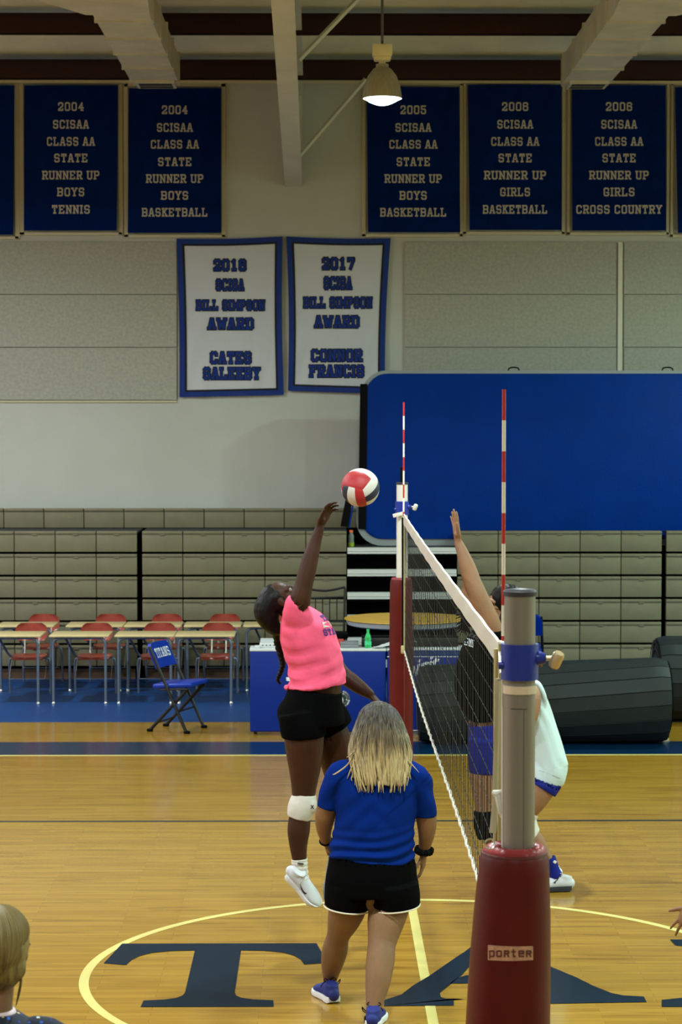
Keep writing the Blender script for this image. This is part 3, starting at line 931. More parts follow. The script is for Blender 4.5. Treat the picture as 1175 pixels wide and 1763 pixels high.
# ------------------------------------------------------------------ big blue mat on the bleachers
YM = 25.08
def rounded(x0, x1, z0, z1, r, lean0, lean1, n=10):
    pts = []
    for cx, cz, a0 in ((x1 - r, z1 - r, 0), (x0 + r, z1 - r, 90), (x0 + r, z0 + r, 180), (x1 - r, z0 + r, 270)):
        for k in range(n + 1):
            a = math.radians(a0 + 90 * k / n)
            pts.append((cx + r * math.cos(a), cz + r * math.sin(a)))
    return pts
a, b = at(612, 933, YM), at(1420, 638, YM)
mx0, mx1, mz0, mz1 = a.x, b.x, ZD, b.z
t = thing('gym_mat', 'large royal blue gym mat with rounded corners standing upright on the bleachers', 'gym mat', (mx0, YM, mz0))
def shear(p, y):   # the left edge leans a touch
    k = (p[1] - mz0) / (mz1 - mz0)
    return Vector((p[0] + 0.07 * k * max(0, 1 - (p[0] - mx0) / 1.0), y, p[1]))
edge = rounded(mx0, mx1, mz0, mz1, 0.30, 0, 0)
mb = MB()
mb.rings([[shear(p, YM) for p in edge], [shear(p, YM + 0.16) for p in edge]])
mb.build('edging', 'mat_grey', t)
face = rounded(mx0 + 0.05, mx1 - 0.05, mz0 + 0.075, mz1 - 0.035, 0.26, 0, 0)
mb = MB()
mb.rings([[shear(p, YM + 0.01) for p in face], [shear(p, YM - 0.012) for p in face], [shear((p[0] * 0.995 + 0.005 * (mx0 + mx1) / 2, p[1] * 0.995 + 0.005 * (mz0 + mz1) / 2), YM - 0.02) for p in face]])
mb.build('face_panel', 'mat_blue', t)
p, q = at(618, 911, YM - 0.03), at(631, 662, YM - 0.03)
mb = MB()
mb.prism([at(617, 911, YM - 0.027), at(630.5, 911, YM - 0.027), at(633, 661, YM - 0.027), at(620.5, 661, YM - 0.027)], (0, 0.014, 0))
mb.build('fastening_strip', 'black', t, flat=True)
for px in (885, 1150):
    c = at(px, 637, YM + 0.08)
    MB().tube([c + Vector((-0.062, 0, -0.01)), c + Vector((-0.05, 0, 0.02)), c + Vector((0.0, 0, 0.03)), c + Vector((0.05, 0, 0.02)), c + Vector((0.062, 0, -0.01))], 0.008, seg=8, sub=3).build('handle', 'black', t)
mb = MB()
mb.prism([at(603, 820, YM - 0.05), at(612, 820, YM - 0.05), at(601, 908, YM - 0.05), at(586.5, 906, YM - 0.05)], (0, 0.06, 0))
mb.build('prop_leg', 'black', t, flat=True)
mb = MB()
mb.prism([at(610, 850, YM - 0.053), at(613, 850, YM - 0.053), at(602.5, 909, YM - 0.053), at(600, 909, YM - 0.053)], (0, 0.05, 0))
mb.build('prop_strap', 'mat_blue', t, flat=True)

# drink bottle on the landing
c = at(605, 941, YF + 0.17)
c.z = ZD - 0.004
t = thing('sports_bottle', 'clear sports drink bottle with orange cap on the aisle landing', 'bottle', c)
MB().lathe(c, [(0.0, 0.0), (0.03, 0.0), (0.033, 0.02), (0.033, 0.06), (0.03, 0.085), (0.033, 0.1), (0.032, 0.125), (0.018, 0.15), (0.018, 0.16), (0.0, 0.16)], seg=20).build('bottle_body', 'bottle_clear', t)
MB().lathe(c, [(0.0, -0.0), (0.034, 0.001), (0.0345, 0.045), (0.0, 0.046)], seg=20).build('drink', 'drink', t)
MB().lathe(c, [(0.0, 0.158), (0.021, 0.158), (0.021, 0.185), (0.0, 0.186)], seg=20).build('cap', 'orange', t)

# ================================================================== STUDENT DESKS
def make_desk():
    t = thing('student_desk', '-', 'desk', (0, 0, 0), 'student desks in front of the bleachers')
    MB().box((0.0, 0.20, 0.703), (0.61, 0.47, 0.02), bevel=0.007).build('desktop', 'desk_top', t)
    # inverted U under the front of the top
    MB().tube([(-0.267, 0.02, 0.02), (-0.267, 0.02, 0.62), (-0.25, 0.02, 0.665), (-0.2, 0.02, 0.682), (0.2, 0.02, 0.682), (0.25, 0.02, 0.665), (0.267, 0.02, 0.62), (0.267, 0.02, 0.02)], 0.014, seg=10).build('front_frame', 'desk_metal', t)
    for x in (-0.267, 0.267):
        MB().lathe((x, 0.02, 0.0), [(0.012, 0.0), (0.018, 0.004), (0.018, 0.02), (0.012, 0.03)], seg=12).build('foot_glide', 'chrome', t)
    # rear frame under the seat
    MB().tube([(-0.13, 0.82, 0.015), (-0.13, 0.77, 0.33), (-0.12, 0.76, 0.385), (-0.07, 0.75, 0.4), (0.25, 0.75, 0.4), (0.29, 0.76, 0.385), (0.3, 0.77, 0.33), (0.3, 0.82, 0.015)], 0.013, seg=10).build('rear_frame', 'desk_metal', t)
    # tube that ties the top to the seat
    MB().tube([(-0.2, 0.06, 0.672), (-0.2, 0.34, 0.668), (-0.17, 0.45, 0.6), (-0.11, 0.56, 0.46), (-0.06, 0.64, 0.415), (0.0, 0.75, 0.402)], 0.013, seg=10, sub=3).build('side_tube', 'desk_metal', t)
    MB().tube([(0.2, 0.06, 0.672), (0.2, 0.3, 0.672)], 0.012, seg=8).build('top_rail', 'desk_metal', t)
    # seat and shell back
    mb = MB()
    def seat(u, v):
        x = -0.09 + 0.36 * u
        y = 0.50 + 0.36 * v
        r = 1 - 0.12 * abs(2 * v - 1) ** 3
        x = 0.09 + (x - 0.09) * r
        return Vector((x, y, 0.432 - 0.018 * math.sin(math.pi * u) * math.sin(math.pi * v) - 0.02 * max(0, 0.15 - v) / 0.15))
    mb.sheet(seat, 14, 14, (0, 0, -0.012)).build('seat', 'red_plastic', t)
    mb = MB()
    def back(u, v):
        w = 0.34 * (1 - 0.35 * max(0, 2 * v - 1) ** 3 - 0.25 * max(0, 1 - 2 * v) ** 3)
        x = 0.1 + (u - 0.5) * w
        return Vector((x, 0.79 + 0.035 * (1 - (2 * u - 1) ** 2) + 0.02 * v, 0.575 + 0.185 * v))
    mb.sheet(back, 16, 12, (0, 0.01, 0)).build('backrest', 'red_plastic', t)
    for x in (0.03, 0.18):
        p = MB().tube([(x, 0.80, 0.44), (x, 0.825, 0.6), (x, 0.835, 0.66)], 0.009, seg=8).build('back_post', 'chrome', t)
        MB().ball((x, 0.795, 0.447), 0.014, seg=10, n=8).build('post_cap', 'chrome', p)
    mb = MB()
    for k in range(7):
        mb.tube([(-0.08 + 0.055 * k, 0.54, 0.2), (-0.08 + 0.055 * k, 0.8, 0.17)], 0.003, seg=5)
    for y, z in ((0.54, 0.2), (0.67, 0.185), (0.8, 0.17)):
        mb.tube([(-0.1, y, z), (0.27, y, z)], 0.004, seg=5)
    mb.tube([(-0.1, 0.54, 0.2), (-0.1, 0.75, 0.395)], 0.004, seg=5).tube([(0.27, 0.54, 0.2), (0.27, 0.75, 0.395)], 0.004, seg=5)
    mb.build('book_rack', 'chrome', t)
    return t
desk0 = make_desk()
desks = []
FRONT_L = ['front-row student desk cut off by the left edge of the photo', 'front-row student desk second from the left edge, red seat shell behind',
           'front-row student desk directly behind the blue folding chair', 'front-row student desk beside the scorer table']
REAR_L = ['rear-row student desk at the left edge, top half hidden by front row', 'rear-row student desk second from the left edge, by the dark bleacher gap',
          'rear-row student desk in front of the dark gap between bleacher banks', 'rear-row student desk fourth from the left edge', 'rear-row student desk partly behind the pink-shirted player']
i = 0
for row, (Y, pxs, lbs) in enumerate(((22.66, (20, 136.5, 249, 353), FRONT_L), (23.70, (44, 163, 263, 366, 468), REAR_L))):
    for px, lb in zip(pxs, lbs):
        o = desk0 if i == 0 else copy_tree(desk0)
        p = at(px, 1150, Y)
        o.location = (p.x, Y, 0)
        o['label'] = lb
        i += 1

# ================================================================== FOLDING CHAIRS
def make_chair():
    """faces +X; parts in local space"""
    t = thing('folding_chair', '-', 'chair', (0, 0, 0), 'blue padded folding chairs')
    W2 = 0.205
    d = Vector((0.39, 0, -0.82)).normalized()
    def up(z):   # point on the upright axis at height z
        return Vector((-0.20 + 0.39 * (0.82 - z) / 0.82, 0, z))
    for s in (-1, 1):
        y = s * W2
        MB().tube([up(0.80) + Vector((0, y, 0)), up(0.02) + Vector((0, y, 0))], (0.016), seg=8, ref=(1, 0, 0)).build('front_leg', 'black_metal', t)
        MB().tube([Vector((0.19, y * 0.9, 0.415)), Vector((-0.19, y * 0.9, 0.02))], 0.016, seg=8, ref=(1, 0, 0)).build('rear_leg', 'black_metal', t)
        for x, yy in ((0.19, y), (-0.195, y * 0.9)):
            MB().box((x, yy, 0.014), (0.06, 0.035, 0.028), bevel=0.01).build('foot_cap', 'black', t)
        MB().tube([Vector((0.2, y * 0.95, 0.415)), Vector((-0.08, y * 0.95, 0.40))], 0.01, seg=8).build('seat_rail', 'black_metal', t)
    MB().tube([up(0.2) + Vector((0, -W2, 0)), up(0.2) + Vector((0, W2, 0))], 0.009, seg=8).build('crossbar', 'black_metal', t)
    MB().tube([Vector((-0.13, -W2 * 0.9, 0.085)), Vector((-0.13, W2 * 0.9, 0.085))], 0.009, seg=8).build('crossbar', 'black_metal', t)
    mb = MB()
    rot = Matrix.Rotation(math.radians(-4), 3, 'Y')
    mb.box((0.035, 0, 0.44), (0.40, 0.40, 0.045), rot=rot, bevel=0.018, seg=4)
    mb.build('seat', 'chair_blue', t)
    mb = MB()
    zs = [0.60, 0.615, 0.70, 0.79, 0.82, 0.835]
    def back(u, v):
        z = 0.605 + 0.225 * v
        hw = 0.215 - 0.05 * max(0, (v - 0.7) / 0.3) ** 2
        y = (2 * u - 1) * hw
        return up(z) + Vector((0.022 - 0.02 * math.cos((2 * u - 1) * 1.2) , y, 0))
    mb.sheet(back, 18, 12, (-0.035, 0, -0.012)).build('backrest', 'chair_blue', t)
    mb = MB()
    for q in text_polys('TITANS', 0, 0, 0.31, 0.085, 0.85):
        mb.poly([back(0.5 + x / 0.43, 0.56 - y / 0.225) + Vector((0.003, 0, 0.001)) for x, y in q])
    mb.build('lettering', 'white_print', t, flat=True)
    return t
fc = make_chair()
c1, c2 = on_floor(303, 1262), on_floor(303, 1256)
ctr = on_floor(304, 1259)
fc.location = (ctr.x, 20.83, 0)
fc.rotation_euler = (0, 0, math.radians(-20))
fc['label'] = 'blue padded folding chair with black legs left of the scorer table'
fc2 = copy_tree(fc)
pp = at(902, 1060, 23.9)
fc2.location = (pp.x, 23.9, 0)
fc2.rotation_euler = (0, 0, math.radians(80))
fc2['label'] = 'blue folding chair mostly hidden behind the near net pole'

# ================================================================== SCORER TABLES
YS_ = 20.48
ZT = at(600, 1117, YS_).z
def scorer(px0, px1, label, m2=False):
    a, b = at(px0, 1200, YS_).x, at(px1, 1200, YS_).x
    t = thing('scorer_table', label, 'table', (a, YS_, 0), 'blue scorer tables')
    MB().box(((a + b) / 2, YS_ + 0.03, 0.02 + (ZT - 0.02) / 2 - 0.006), (b - a - 0.006, 0.06, ZT - 0.05), bevel=0.014, seg=3).build('front_panel', 'table_blue', t)
    MB().box(((a + b) / 2, YS_ + 0.15, ZT - 0.012), (b - a, 0.30, 0.024), bevel=0.006).build('tabletop', 'white_plastic', t)
    for x in (a + 0.05, b - 0.05):
        for y in (YS_ + 0.09, YS_ + 0.27):
            MB().tube([(x, y, 0.0), (x, y, ZT - 0.02)], 0.016, seg=8).build('leg', 'black_metal', t)
    return t, a, b
t1, a1, b1 = scorer(430, 665.5, 'blue scorer table with an emblem panel behind the pink-shirted player')
t2, a2, b2 = scorer(666.5, 850, 'blue scorer table lettered Spirit, behind the rolled mat and net')

# emblem on the first panel: ring arcs and a curl (its right end shows past the player)
def stroke_px(mb, pts, w, Y):
    vs = crom([Vector((x, y, 0)) for x, y in pts], 6)
    for i in range(len(vs) - 1):
        d = (vs[i + 1] - vs[i]).normalized()
        n = Vector((-d.y, d.x, 0)) * (w / 2)
        e = d * (w * 0.15)
        q = [vs[i] - n - e, vs[i + 1] - n + e, vs[i + 1] + n + e, vs[i] + n - e]
        mb.poly([at(p.x, p.y, Y) for p in q])
def circ(cx, cy, r, a0, a1, n=28):
    return [(cx + r * math.cos(math.radians(a0 + (a1 - a0) * k / n)), cy - r * math.sin(math.radians(a0 + (a1 - a0) * k / n))) for k in range(n + 1)]
mb = MB()
mb.poly([at(x, y, YS_ - 0.0015) for x, y in circ(588, 1203.5, 12.5, 0, 345, 40)])
mb.build('emblem_ground', 'emblem_dark', t1, flat=True)
mb = MB()
stroke_px(mb, circ(588, 1203.5, 13.4, -100, 75), 3.0, YS_ - 0.003)
stroke_px(mb, circ(588, 1203.0, 9.2, -125, 70), 2.7, YS_ - 0.003)
stroke_px(mb, [(575, 1183.5), (579, 1192), (585, 1198), (589.5, 1202), (590.5, 1207), (587.5, 1212), (583.5, 1210), (582.5, 1203), (580.5, 1201), (578.5, 1204), (578.5, 1209)], 2.2, YS_ - 0.003)
stroke_px(mb, [(586, 1206), (588, 1204), (586.5, 1201.5)], 1.8, YS_ - 0.003)
stroke_px(mb, [(577, 1196), (578.5, 1199), (577, 1203)], 2.0, YS_ - 0.003)
mb.poly([at(x, y, YS_ - 0.003) for x, y in ((592, 1147), (596, 1148), (593.5, 1154.5), (590, 1152))])
mb.poly([at(x, y, YS_ - 0.003) for x, y in ((493, 1166), (500, 1166), (500, 1173), (493.5, 1172))])
mb.build('emblem', 'white_print', t1, flat=True)
# second panel: seam line and script lettering
mb = MB()
for p0, p1, w in (((667, 1130.6), (849, 1130.6), 1.2), ((667, 1257.5), (720, 1257.5), 1.4)):
    mb.poly([at(p0[0], p0[1] - w / 2, YS_ - 0.002), at(p1[0], p1[1] - w / 2, YS_ - 0.002), at(p1[0], p1[1] + w / 2, YS_ - 0.002), at(p0[0], p0[1] + w / 2, YS_ - 0.002)])
mb.build('panel_piping', 'white_print', t2, flat=True)
mb = MB().boxp((a2 + 0.01, YS_ - 0.002, at(700, 1129.5, YS_).z), (b2 - 0.01, YS_ - 0.0005, at(700, 1119.5, YS_).z))
mb.build('panel_band', mat('deep_blue_vinyl', (10, 50, 116), 0.5), t2, flat=True)
cu = bpy.data.curves.new('lettering', 'FONT')
cu.body = 'Spirit'
cu.shear = 0.3
cu.size = 0.21
cu.offset = 0.004
tmp = bpy.data.objects.new('lettering', cu)
COL.objects.link(tmp)
bpy.context.view_layer.update()
dg = bpy.context.evaluated_depsgraph_get()
me = bpy.data.meshes.new_from_object(tmp.evaluated_get(dg))
bpy.data.objects.remove(tmp)
w_ = max(v.co.x for v in me.vertices)
p_end, p_start = at(757, 1152, YS_), at(681, 1171, YS_)
kx = (p_end.x - p_start.x) / w_
rz = (p_end.z - p_start.z) / (p_end.x - p_start.x)
for v in me.vertices:
    x, y = v.co.x * kx, v.co.y
    v.co = Vector((p_start.x + x, YS_ - 0.003, p_start.z + y + x * rz)) - ORG[t2.name]
me.materials.clear()
me.materials.append(M['white_print'])
link(bpy.data.objects.new('lettering', me), t2)

# ---- things lying on the scorer tables
def on_table(px, depth):
    p = at(px, 1110, YS_ + depth)
    return Vector((p.x, YS_ + depth, ZT))
c = on_table(466, 0.17)
t = thing('scoreboard_console', 'white control console on the left end of the scorer table', 'console', c)
MB().box(c + Vector((0, 0, 0.022)), (0.20, 0.18, 0.044), bevel=0.006).build('console_body', 'white_plastic', t)
MB().box(c + Vector((0, 0.02, 0.055)), (0.19, 0.14, 0.02), rot=Matrix.Rotation(math.radians(8), 3, 'X'), bevel=0.004).build('key_panel', 'grey_rim', t)
mb = MB()
for k in range(5):
    mb.box(c + Vector((-0.07 + 0.035 * k, -0.091, 0.025)), (0.012, 0.004, 0.008))
mb.build('port', 'black', t, flat=True)
c = on_table(443.5, 0.08)
o = MB().box(c + Vector((0, 0, 0.012)), (0.05, 0.07, 0.024), bevel=0.006).build('power_adapter', 'white_plastic', loc=c)
tag(o, 'small white box in front of the white control console', 'adapter')
c = on_table(602, 0.16)
t = thing('laptop', 'grey laptop lying closed on the table right of the player', 'laptop', c)
MB().box(c + Vector((0, 0, 0.018)), (0.17, 0.22, 0.036), bevel=0.008).build('laptop_base', 'grey_device', t)
MB().box(c + Vector((0, 0, 0.043)), (0.17, 0.22, 0.012), bevel=0.005).build('laptop_lid', 'grey_device', t)
c = on_table(584, 0.2)
o = MB().box(c + Vector((0, 0, 0.035)), (0.09, 0.06, 0.07), bevel=0.01).build('pencil_case', mat('red_cloth', (170, 50, 40), 0.7), loc=c)
tag(o, 'small red pouch on the scorer table behind the laptop', 'pouch')
c = on_table(706, 0.215)
t = thing('equipment_case', 'long black equipment case on the scorer tables behind the bottle', 'case', c)
MB().box(c + Vector((0, 0, 0.045)), (0.9, 0.15, 0.09), bevel=0.015).build('case_body', 'black_metal', t)
MB().box(c + Vector((0, 0, 0.094)), (0.9, 0.15, 0.012), bevel=0.005).build('case_lid', 'black', t)
MB().tube([c + Vector((-0.06, -0.075, 0.05)), c + Vector((-0.05, -0.095, 0.055)), c + Vector((0.05, -0.095, 0.055)), c + Vector((0.06, -0.075, 0.05))], 0.006, seg=8).build('handle', 'grey_device', t)
c = on_table(634, 0.06)
t = thing('soda_bottle', 'green plastic soda bottle standing on the scorer table', 'bottle', c)
MB().lathe(c, [(0.0, 0.002), (0.026, 0.0), (0.031, 0.012), (0.031, 0.055), (0.027, 0.07), (0.03, 0.09), (0.024, 0.118), (0.012, 0.145), (0.011, 0.16), (0.0, 0.16)], seg=22).build('bottle_body', 'bottle_green', t)
MB().lathe(c, [(0.0315, 0.03), (0.032, 0.032), (0.032, 0.062), (0.0315, 0.064)], seg=22).build('label_band', mat('bottle_label', (60, 190, 130), 0.5, var=0.3, vscale=90), t)
MB().lathe(c, [(0.0, 0.158), (0.014, 0.158), (0.014, 0.177), (0.0, 0.178)], seg=16).build('cap', 'bottle_green', t)
# crumpled white paper sheets
c = on_table(664, 0.062)
def paper(u, v):
    x, y = (u - 0.5) * 0.22, (v - 0.5) * 0.11
    return c + Vector((x, y, 0.009 + 0.07 * max(0, u - 0.1) * (0.6 + 0.4 * v) + 0.012 * noise.noise(Vector((u * 4, v * 4, 3)))))
o = MB().sheet(paper, 14, 14, (0, 0, -0.003)).build('paper_sheet', 'white_plastic', loc=c)
tag(o, 'curled white paper on the scorer table beside the red pole pad', 'paper')

# ================================================================== PUB TABLE AND BAR CHAIR
ct = at(699, 1064, 22.8)
t = thing('round_table', 'tall round table with yellow wood top in front of the aisle steps', 'table', (ct.x, 22.8, 0))
zt_ = ct.z
MB().lathe((ct.x, 22.8, zt_), [(0.0, -0.012), (0.628, -0.012), (0.634, -0.006), (0.632, 0.0), (0.0, 0.0)], seg=72).build('tabletop', 'oak', t)
MB().lathe((ct.x, 22.8, zt_), [(0.0, -0.075), (0.55, -0.075), (0.6, -0.06), (0.62, -0.0125), (0.0, -0.0125)], seg=72).build('rim', 'grey_rim', t)
MB().lathe((ct.x, 22.8, 0), [(0.0, 0.0), (0.3, 0.0), (0.3, 0.015), (0.06, 0.04), (0.045, 0.08), (0.045, zt_ - 0.075), (0.0, zt_ - 0.075)], seg=32).build('pedestal', 'black_metal', t)

cc = at(562, 1090, 23.45)
t = thing('bar_chair', 'black metal bar chair with slatted back by the round table', 'chair', (cc.x, 23.45, 0))
S_ = sc(23.45)
zs_, ztop = at(560, 1092, 23.45).z, at(560, 1015, 23.45).z
bl, br = cc.x - 0.19, cc.x + 0.19
yb = 23.62
for x, dx in ((bl, -0.01), (br, 0.012)):
    MB().tube([(x, yb - 0.06, 0.0), (x, yb - 0.02, zs_), (x + dx, yb + 0.03, ztop)], 0.013, seg=8).build('back_leg', 'black_metal', t)
    MB().tube([(x, 23.25, 0.0), (x, 23.28, zs_ - 0.02)], 0.013, seg=8).build('front_leg', 'black_metal', t)
MB().tube([(bl - 0.01, yb + 0.03, ztop - 0.01), (cc.x, yb + 0.04, ztop - 0.03), (br + 0.012, yb + 0.03, ztop + 0.01)], 0.012, seg=8, sub=4).build('top_rail', 'black_metal', t)
MB().tube([(bl, yb + 0.02, ztop - 0.11), (br, yb + 0.02, ztop - 0.095)], 0.01, seg=8).build('mid_rail', 'black_metal', t)
MB().tube([(bl, yb, zs_ + 0.12), (br, yb, zs_ + 0.12)], 0.01, seg=8).build('low_rail', 'black_metal', t)
for k in range(1, 5):
    x = bl + (br - bl) * k / 5
    MB().tube([(x, yb, zs_ + 0.12), (x, yb + 0.02, ztop - 0.1)], 0.006, seg=6).build('back_slat', 'black_metal', t)
MB().box((cc.x + 0.02, 23.42, zs_ - 0.005), (0.42, 0.4, 0.05), bevel=0.02, seg=3).build('seat', 'black', t)
MB().tube([(bl, 23.26, 0.28), (br, 23.26, 0.28)], 0.009, seg=8).build('foot_rail', 'black_metal', t)

# ================================================================== ROLLED MATS
def roll(x0, x1, yc, r0, r1, twist, label, sides=18):
    t = thing('rolled_mat', label, 'rolled mat', (x0, yc, 0), 'rolled charcoal floor mats')
    mb = MB()
    n = 26
    rings = []
    for i in range(n + 1):
        u = i / n
        r = r0 + (r1 - r0) * u
        e = 1.0
        if u > 0.96:
            e = 1 - 0.05 * ((u - 0.96) / 0.04) ** 2
        if u < 0.04:
            e = 1 - 0.05 * ((0.04 - u) / 0.04) ** 2
        row = []
        for k in range(sides):
            a = 2 * math.pi * k / sides + twist * u
            for da in (-0.012, 0.0, 0.012):
                rr = r * e * (1.0 if da else 0.978)
                row.append(Vector((x0 + (x1 - x0) * u, yc + rr * math.cos(a + da), r + rr * math.sin(a + da))))
        rings.append(row)
    mb.rings(rings)
    o = mb.build('mat_sheet', 'rubber', t)
    mb = MB()
    for x, s, r in ((x0, -1, r0), (x1, 1, r1)):
        # spiral end of the roll
        prev = None
        N = 150
        for k in range(N + 1):
            a = 2 * math.pi * 4.5 * k / N
            rr = r * (0.95 - 0.75 * k / N)
            p0 = Vector((x + s * (0.012 + 0.006 * math.sin(a * 0.7)), yc + rr * math.cos(a), r + rr * math.sin(a)))
            p1 = Vector((x + s * 0.012, yc + (rr - r * 0.07) * math.cos(a), r + (rr - r * 0.07) * math.sin(a)))
            if prev:
                mb.poly([prev[0], p0, p1, prev[1]])
            prev = (p0, p1)
    mb.build('spiral_edge', 'rubber_edge', t)
    return t
xr0, xr1 = at(722, 1200, 20.0).x, at(1148, 1200, 20.0).x
tr = roll(xr0, xr1, 20.03, 0.35, 0.385, -0.35, 'big charcoal rolled mat lying on the navy border right of the pole')
MB().box((xr1 + 0.05, 20.35, 0.02), (0.06, 0.05, 0.06), rot=Matrix.Rotation(0.4, 3, 'Y'), bevel=0.012).build('strap_end', 'white_plastic', tr)
p = at(930, 1139, 20.2)
MB().tube([(p.x - 0.02, 20.05, 0.757), (p.x + 0.05, 20.04, 0.77), (p.x + 0.12, 20.05, 0.765)], 0.009, seg=6).build('tie_cord', 'rubber_edge', tr)
roll(at(1131, 1200, 21.45).x, at(1480, 1200, 21.45).x, 21.45, 0.41, 0.41, 0.1, 'charcoal rolled mat cut off by the right edge, behind the big roll')

# ================================================================== NET POLES
def pole(name_label, px, Y, ztop, zc0, zc1, pad, far=False):
    c = at(px, 1100, Y)
    x, y = c.x, Y
    t = thing('net_pole', name_label, 'net pole', (x, y, 0), 'volleyball net poles')
    r = 0.0445
    MB().lathe((x, y, 0), [(r, 0.0), (r, ztop - 0.01), (r * 0.86, ztop - 0.01), (r * 0.86, 0.02)], seg=40, ends=False).build('tube', 'pole_white' if far else 'pole', t)
    MB().lathe((x, y, ztop - 0.014), [(r * 0.8, 0.0), (r + 0.003, 0.0), (r + 0.004, 0.012), (r * 0.95, 0.018), (r * 0.8, 0.014)], seg=40, ends=False).build('cap_ring', 'pole_cap', t)
    cr = r * 1.2
    MB().lathe((x, y, zc0), [(r, 0.0), (cr, 0.0), (cr, zc1 - zc0), (r, zc1 - zc0)], seg=40, ends=False).build('collar', 'collar_blue', t)
    zk = (zc0 + zc1) / 2 + 0.01
    MB().lathe((x + cr - 0.008, y - 0.01, zk), [(0.0, 0), (0.02, 0.0), (0.02, 0.012), (0.014, 0.028), (0.0, 0.03)], seg=20, axis=(1, -0.1, 0)).build('collar_boss', 'collar_blue', t)
    k = MB().tube([(x + cr + 0.012, y - 0.012, zk), (x + cr + 0.05, y - 0.015, zk)], 0.007, seg=10).build('bolt', 'brass', t)
    kc = Vector((x + cr + 0.052, y - 0.015, zk))
    MB().lathe(kc - Vector((0.012, 0.01, 0.022)), [(0.0, 0.0), (0.015, 0.0), (0.017, 0.006), (0.017, 0.04), (0.014, 0.046), (0.0, 0.046)], seg=20, axis=(0.35, -0.35, 0.87)).build('knob', 'knob_white' if far else 'brass', k)
    MB().lathe((x - cr + 0.006, y - 0.01, zk - 0.02), [(0.0, 0), (0.012, 0.0), (0.012, 0.014), (0.0, 0.014)], seg=14, axis=(-1, 0, 0)).build('bolt', 'collar_blue', t)
    # pad: lofted rings, top hem rolled in
    mb = MB()
    rings = []
    for z, rr, ox in pad:
        rings.append([Vector((x + ox + rr * math.cos(2 * math.pi * k / 48), y + rr * math.sin(2 * math.pi * k / 48), z)) for k in range(48)])
    mb.rings(rings, closed_ends=False)
    pd = mb.build('pad', 'pad_red', t)
    return t, x, y, pd
zt_n = at(895, 1017, 6.31).z
znc1, znc0 = at(895, 1108, 6.31).z, at(895, 1169, 6.31).z
zpt = at(886, 1464, 6.31).z
s6 = sc(6.31)
pad_prof = []
for py, l, r_ in ((1468, 831, 943), (1476, 826.5, 947.5), (1500, 824.5, 948.5), (1530, 821, 949), (1570, 817, 950.5), (1640, 811, 951), (1700, 807, 951), (1763, 803.5, 950.5), (1900, 800, 950), (2400, 800, 950)):
    z = at(886, py, 6.31).z
    pad_prof.append((z, (r_ - l) / 2 / s6, ((r_ + l) / 2 - 895.5) / s6))
pad_prof.append((0.02, pad_prof[-1][1], pad_prof[-1][2]))
tn, xn, yn, padn = pole('silver net pole in a red pad nearest the camera', 895.5, 6.31, zt_n, znc0, znc1, pad_prof)
# puckered top of the near pad
mb = MB()
rings = []
top_z, top_r, top_o = pad_prof[0]
for f, dz in ((1.0, 0.0), (0.975, 0.012), (0.87, 0.020), (0.7, 0.022), (0.55, 0.016), (0.5, -0.01)):
    rings.append([Vector((xn + top_o * f + top_r * f * math.cos(2 * math.pi * k / 72), yn + top_r * f * math.sin(2 * math.pi * k / 72), top_z + dz + 0.004 * math.sin(k * 1.9) * (1 - f) * 2)) for k in range(72)])
mb.rings(rings, closed_ends=False)
mb.build('pad_top', 'pad_red_top', padn)
mb = MB()
mb.lathe((xn + top_o, yn, top_z - 0.006), [(top_r - 0.002, 0.0), (top_r + 0.003, 0.004), (top_r + 0.002, 0.01), (top_r - 0.004, 0.012)], seg=60, ends=False)
mb.build('piping', mat('dark_red_piping', (84, 20, 24), 0.5), padn)
# label wrapped on the pad
def on_pad(px, py, off):
    z = at(px, py, 6.2).z
    lo = pad_prof[0]
    for a, b in zip(pad_prof[:-1], pad_prof[1:]):
        if b[0] <= z <= a[0]:
            k = (a[0] - z) / max(1e-6, a[0] - b[0])
            lo = (z, a[1] + (b[1] - a[1]) * k, a[2] + (b[2] - a[2]) * k)
            break
    rr = lo[1] + off
    cx, cy = xn + lo[2], yn
    # walk the sight line to the pad's round surface
    r0 = ray(px, py)
    A = r0.x ** 2 + r0.y ** 2
    B = 2 * (r0.x * (CAM.x - cx) + r0.y * (CAM.y - cy))
    C = (CAM.x - cx) ** 2 + (CAM.y - cy) ** 2 - rr ** 2
    tt = (-B - math.sqrt(max(0, B * B - 4 * A * C))) / (2 * A)
    return CAM + r0 * tt
def patch(u, v):
    return on_pad(840.5 + 78 * u, 1653 + (1.0 - 2.0 * u) * 0 - 24 * v + 1.5 * math.sin(math.pi * u) - 2 * (1 - u) * v, 0.0015)
MB().sheet(patch, 20, 4, (0, 0.001, 0)).build('label_patch', 'label_tan', padn)
mb = MB()
for q in text_polys('porter', 879, 1641, 74, 14.5, 1.05):
    mb.poly([on_pad(x, y, 0.003) for x, y in q])
mb.build('label_lettering', 'label_dark', padn, flat=True)
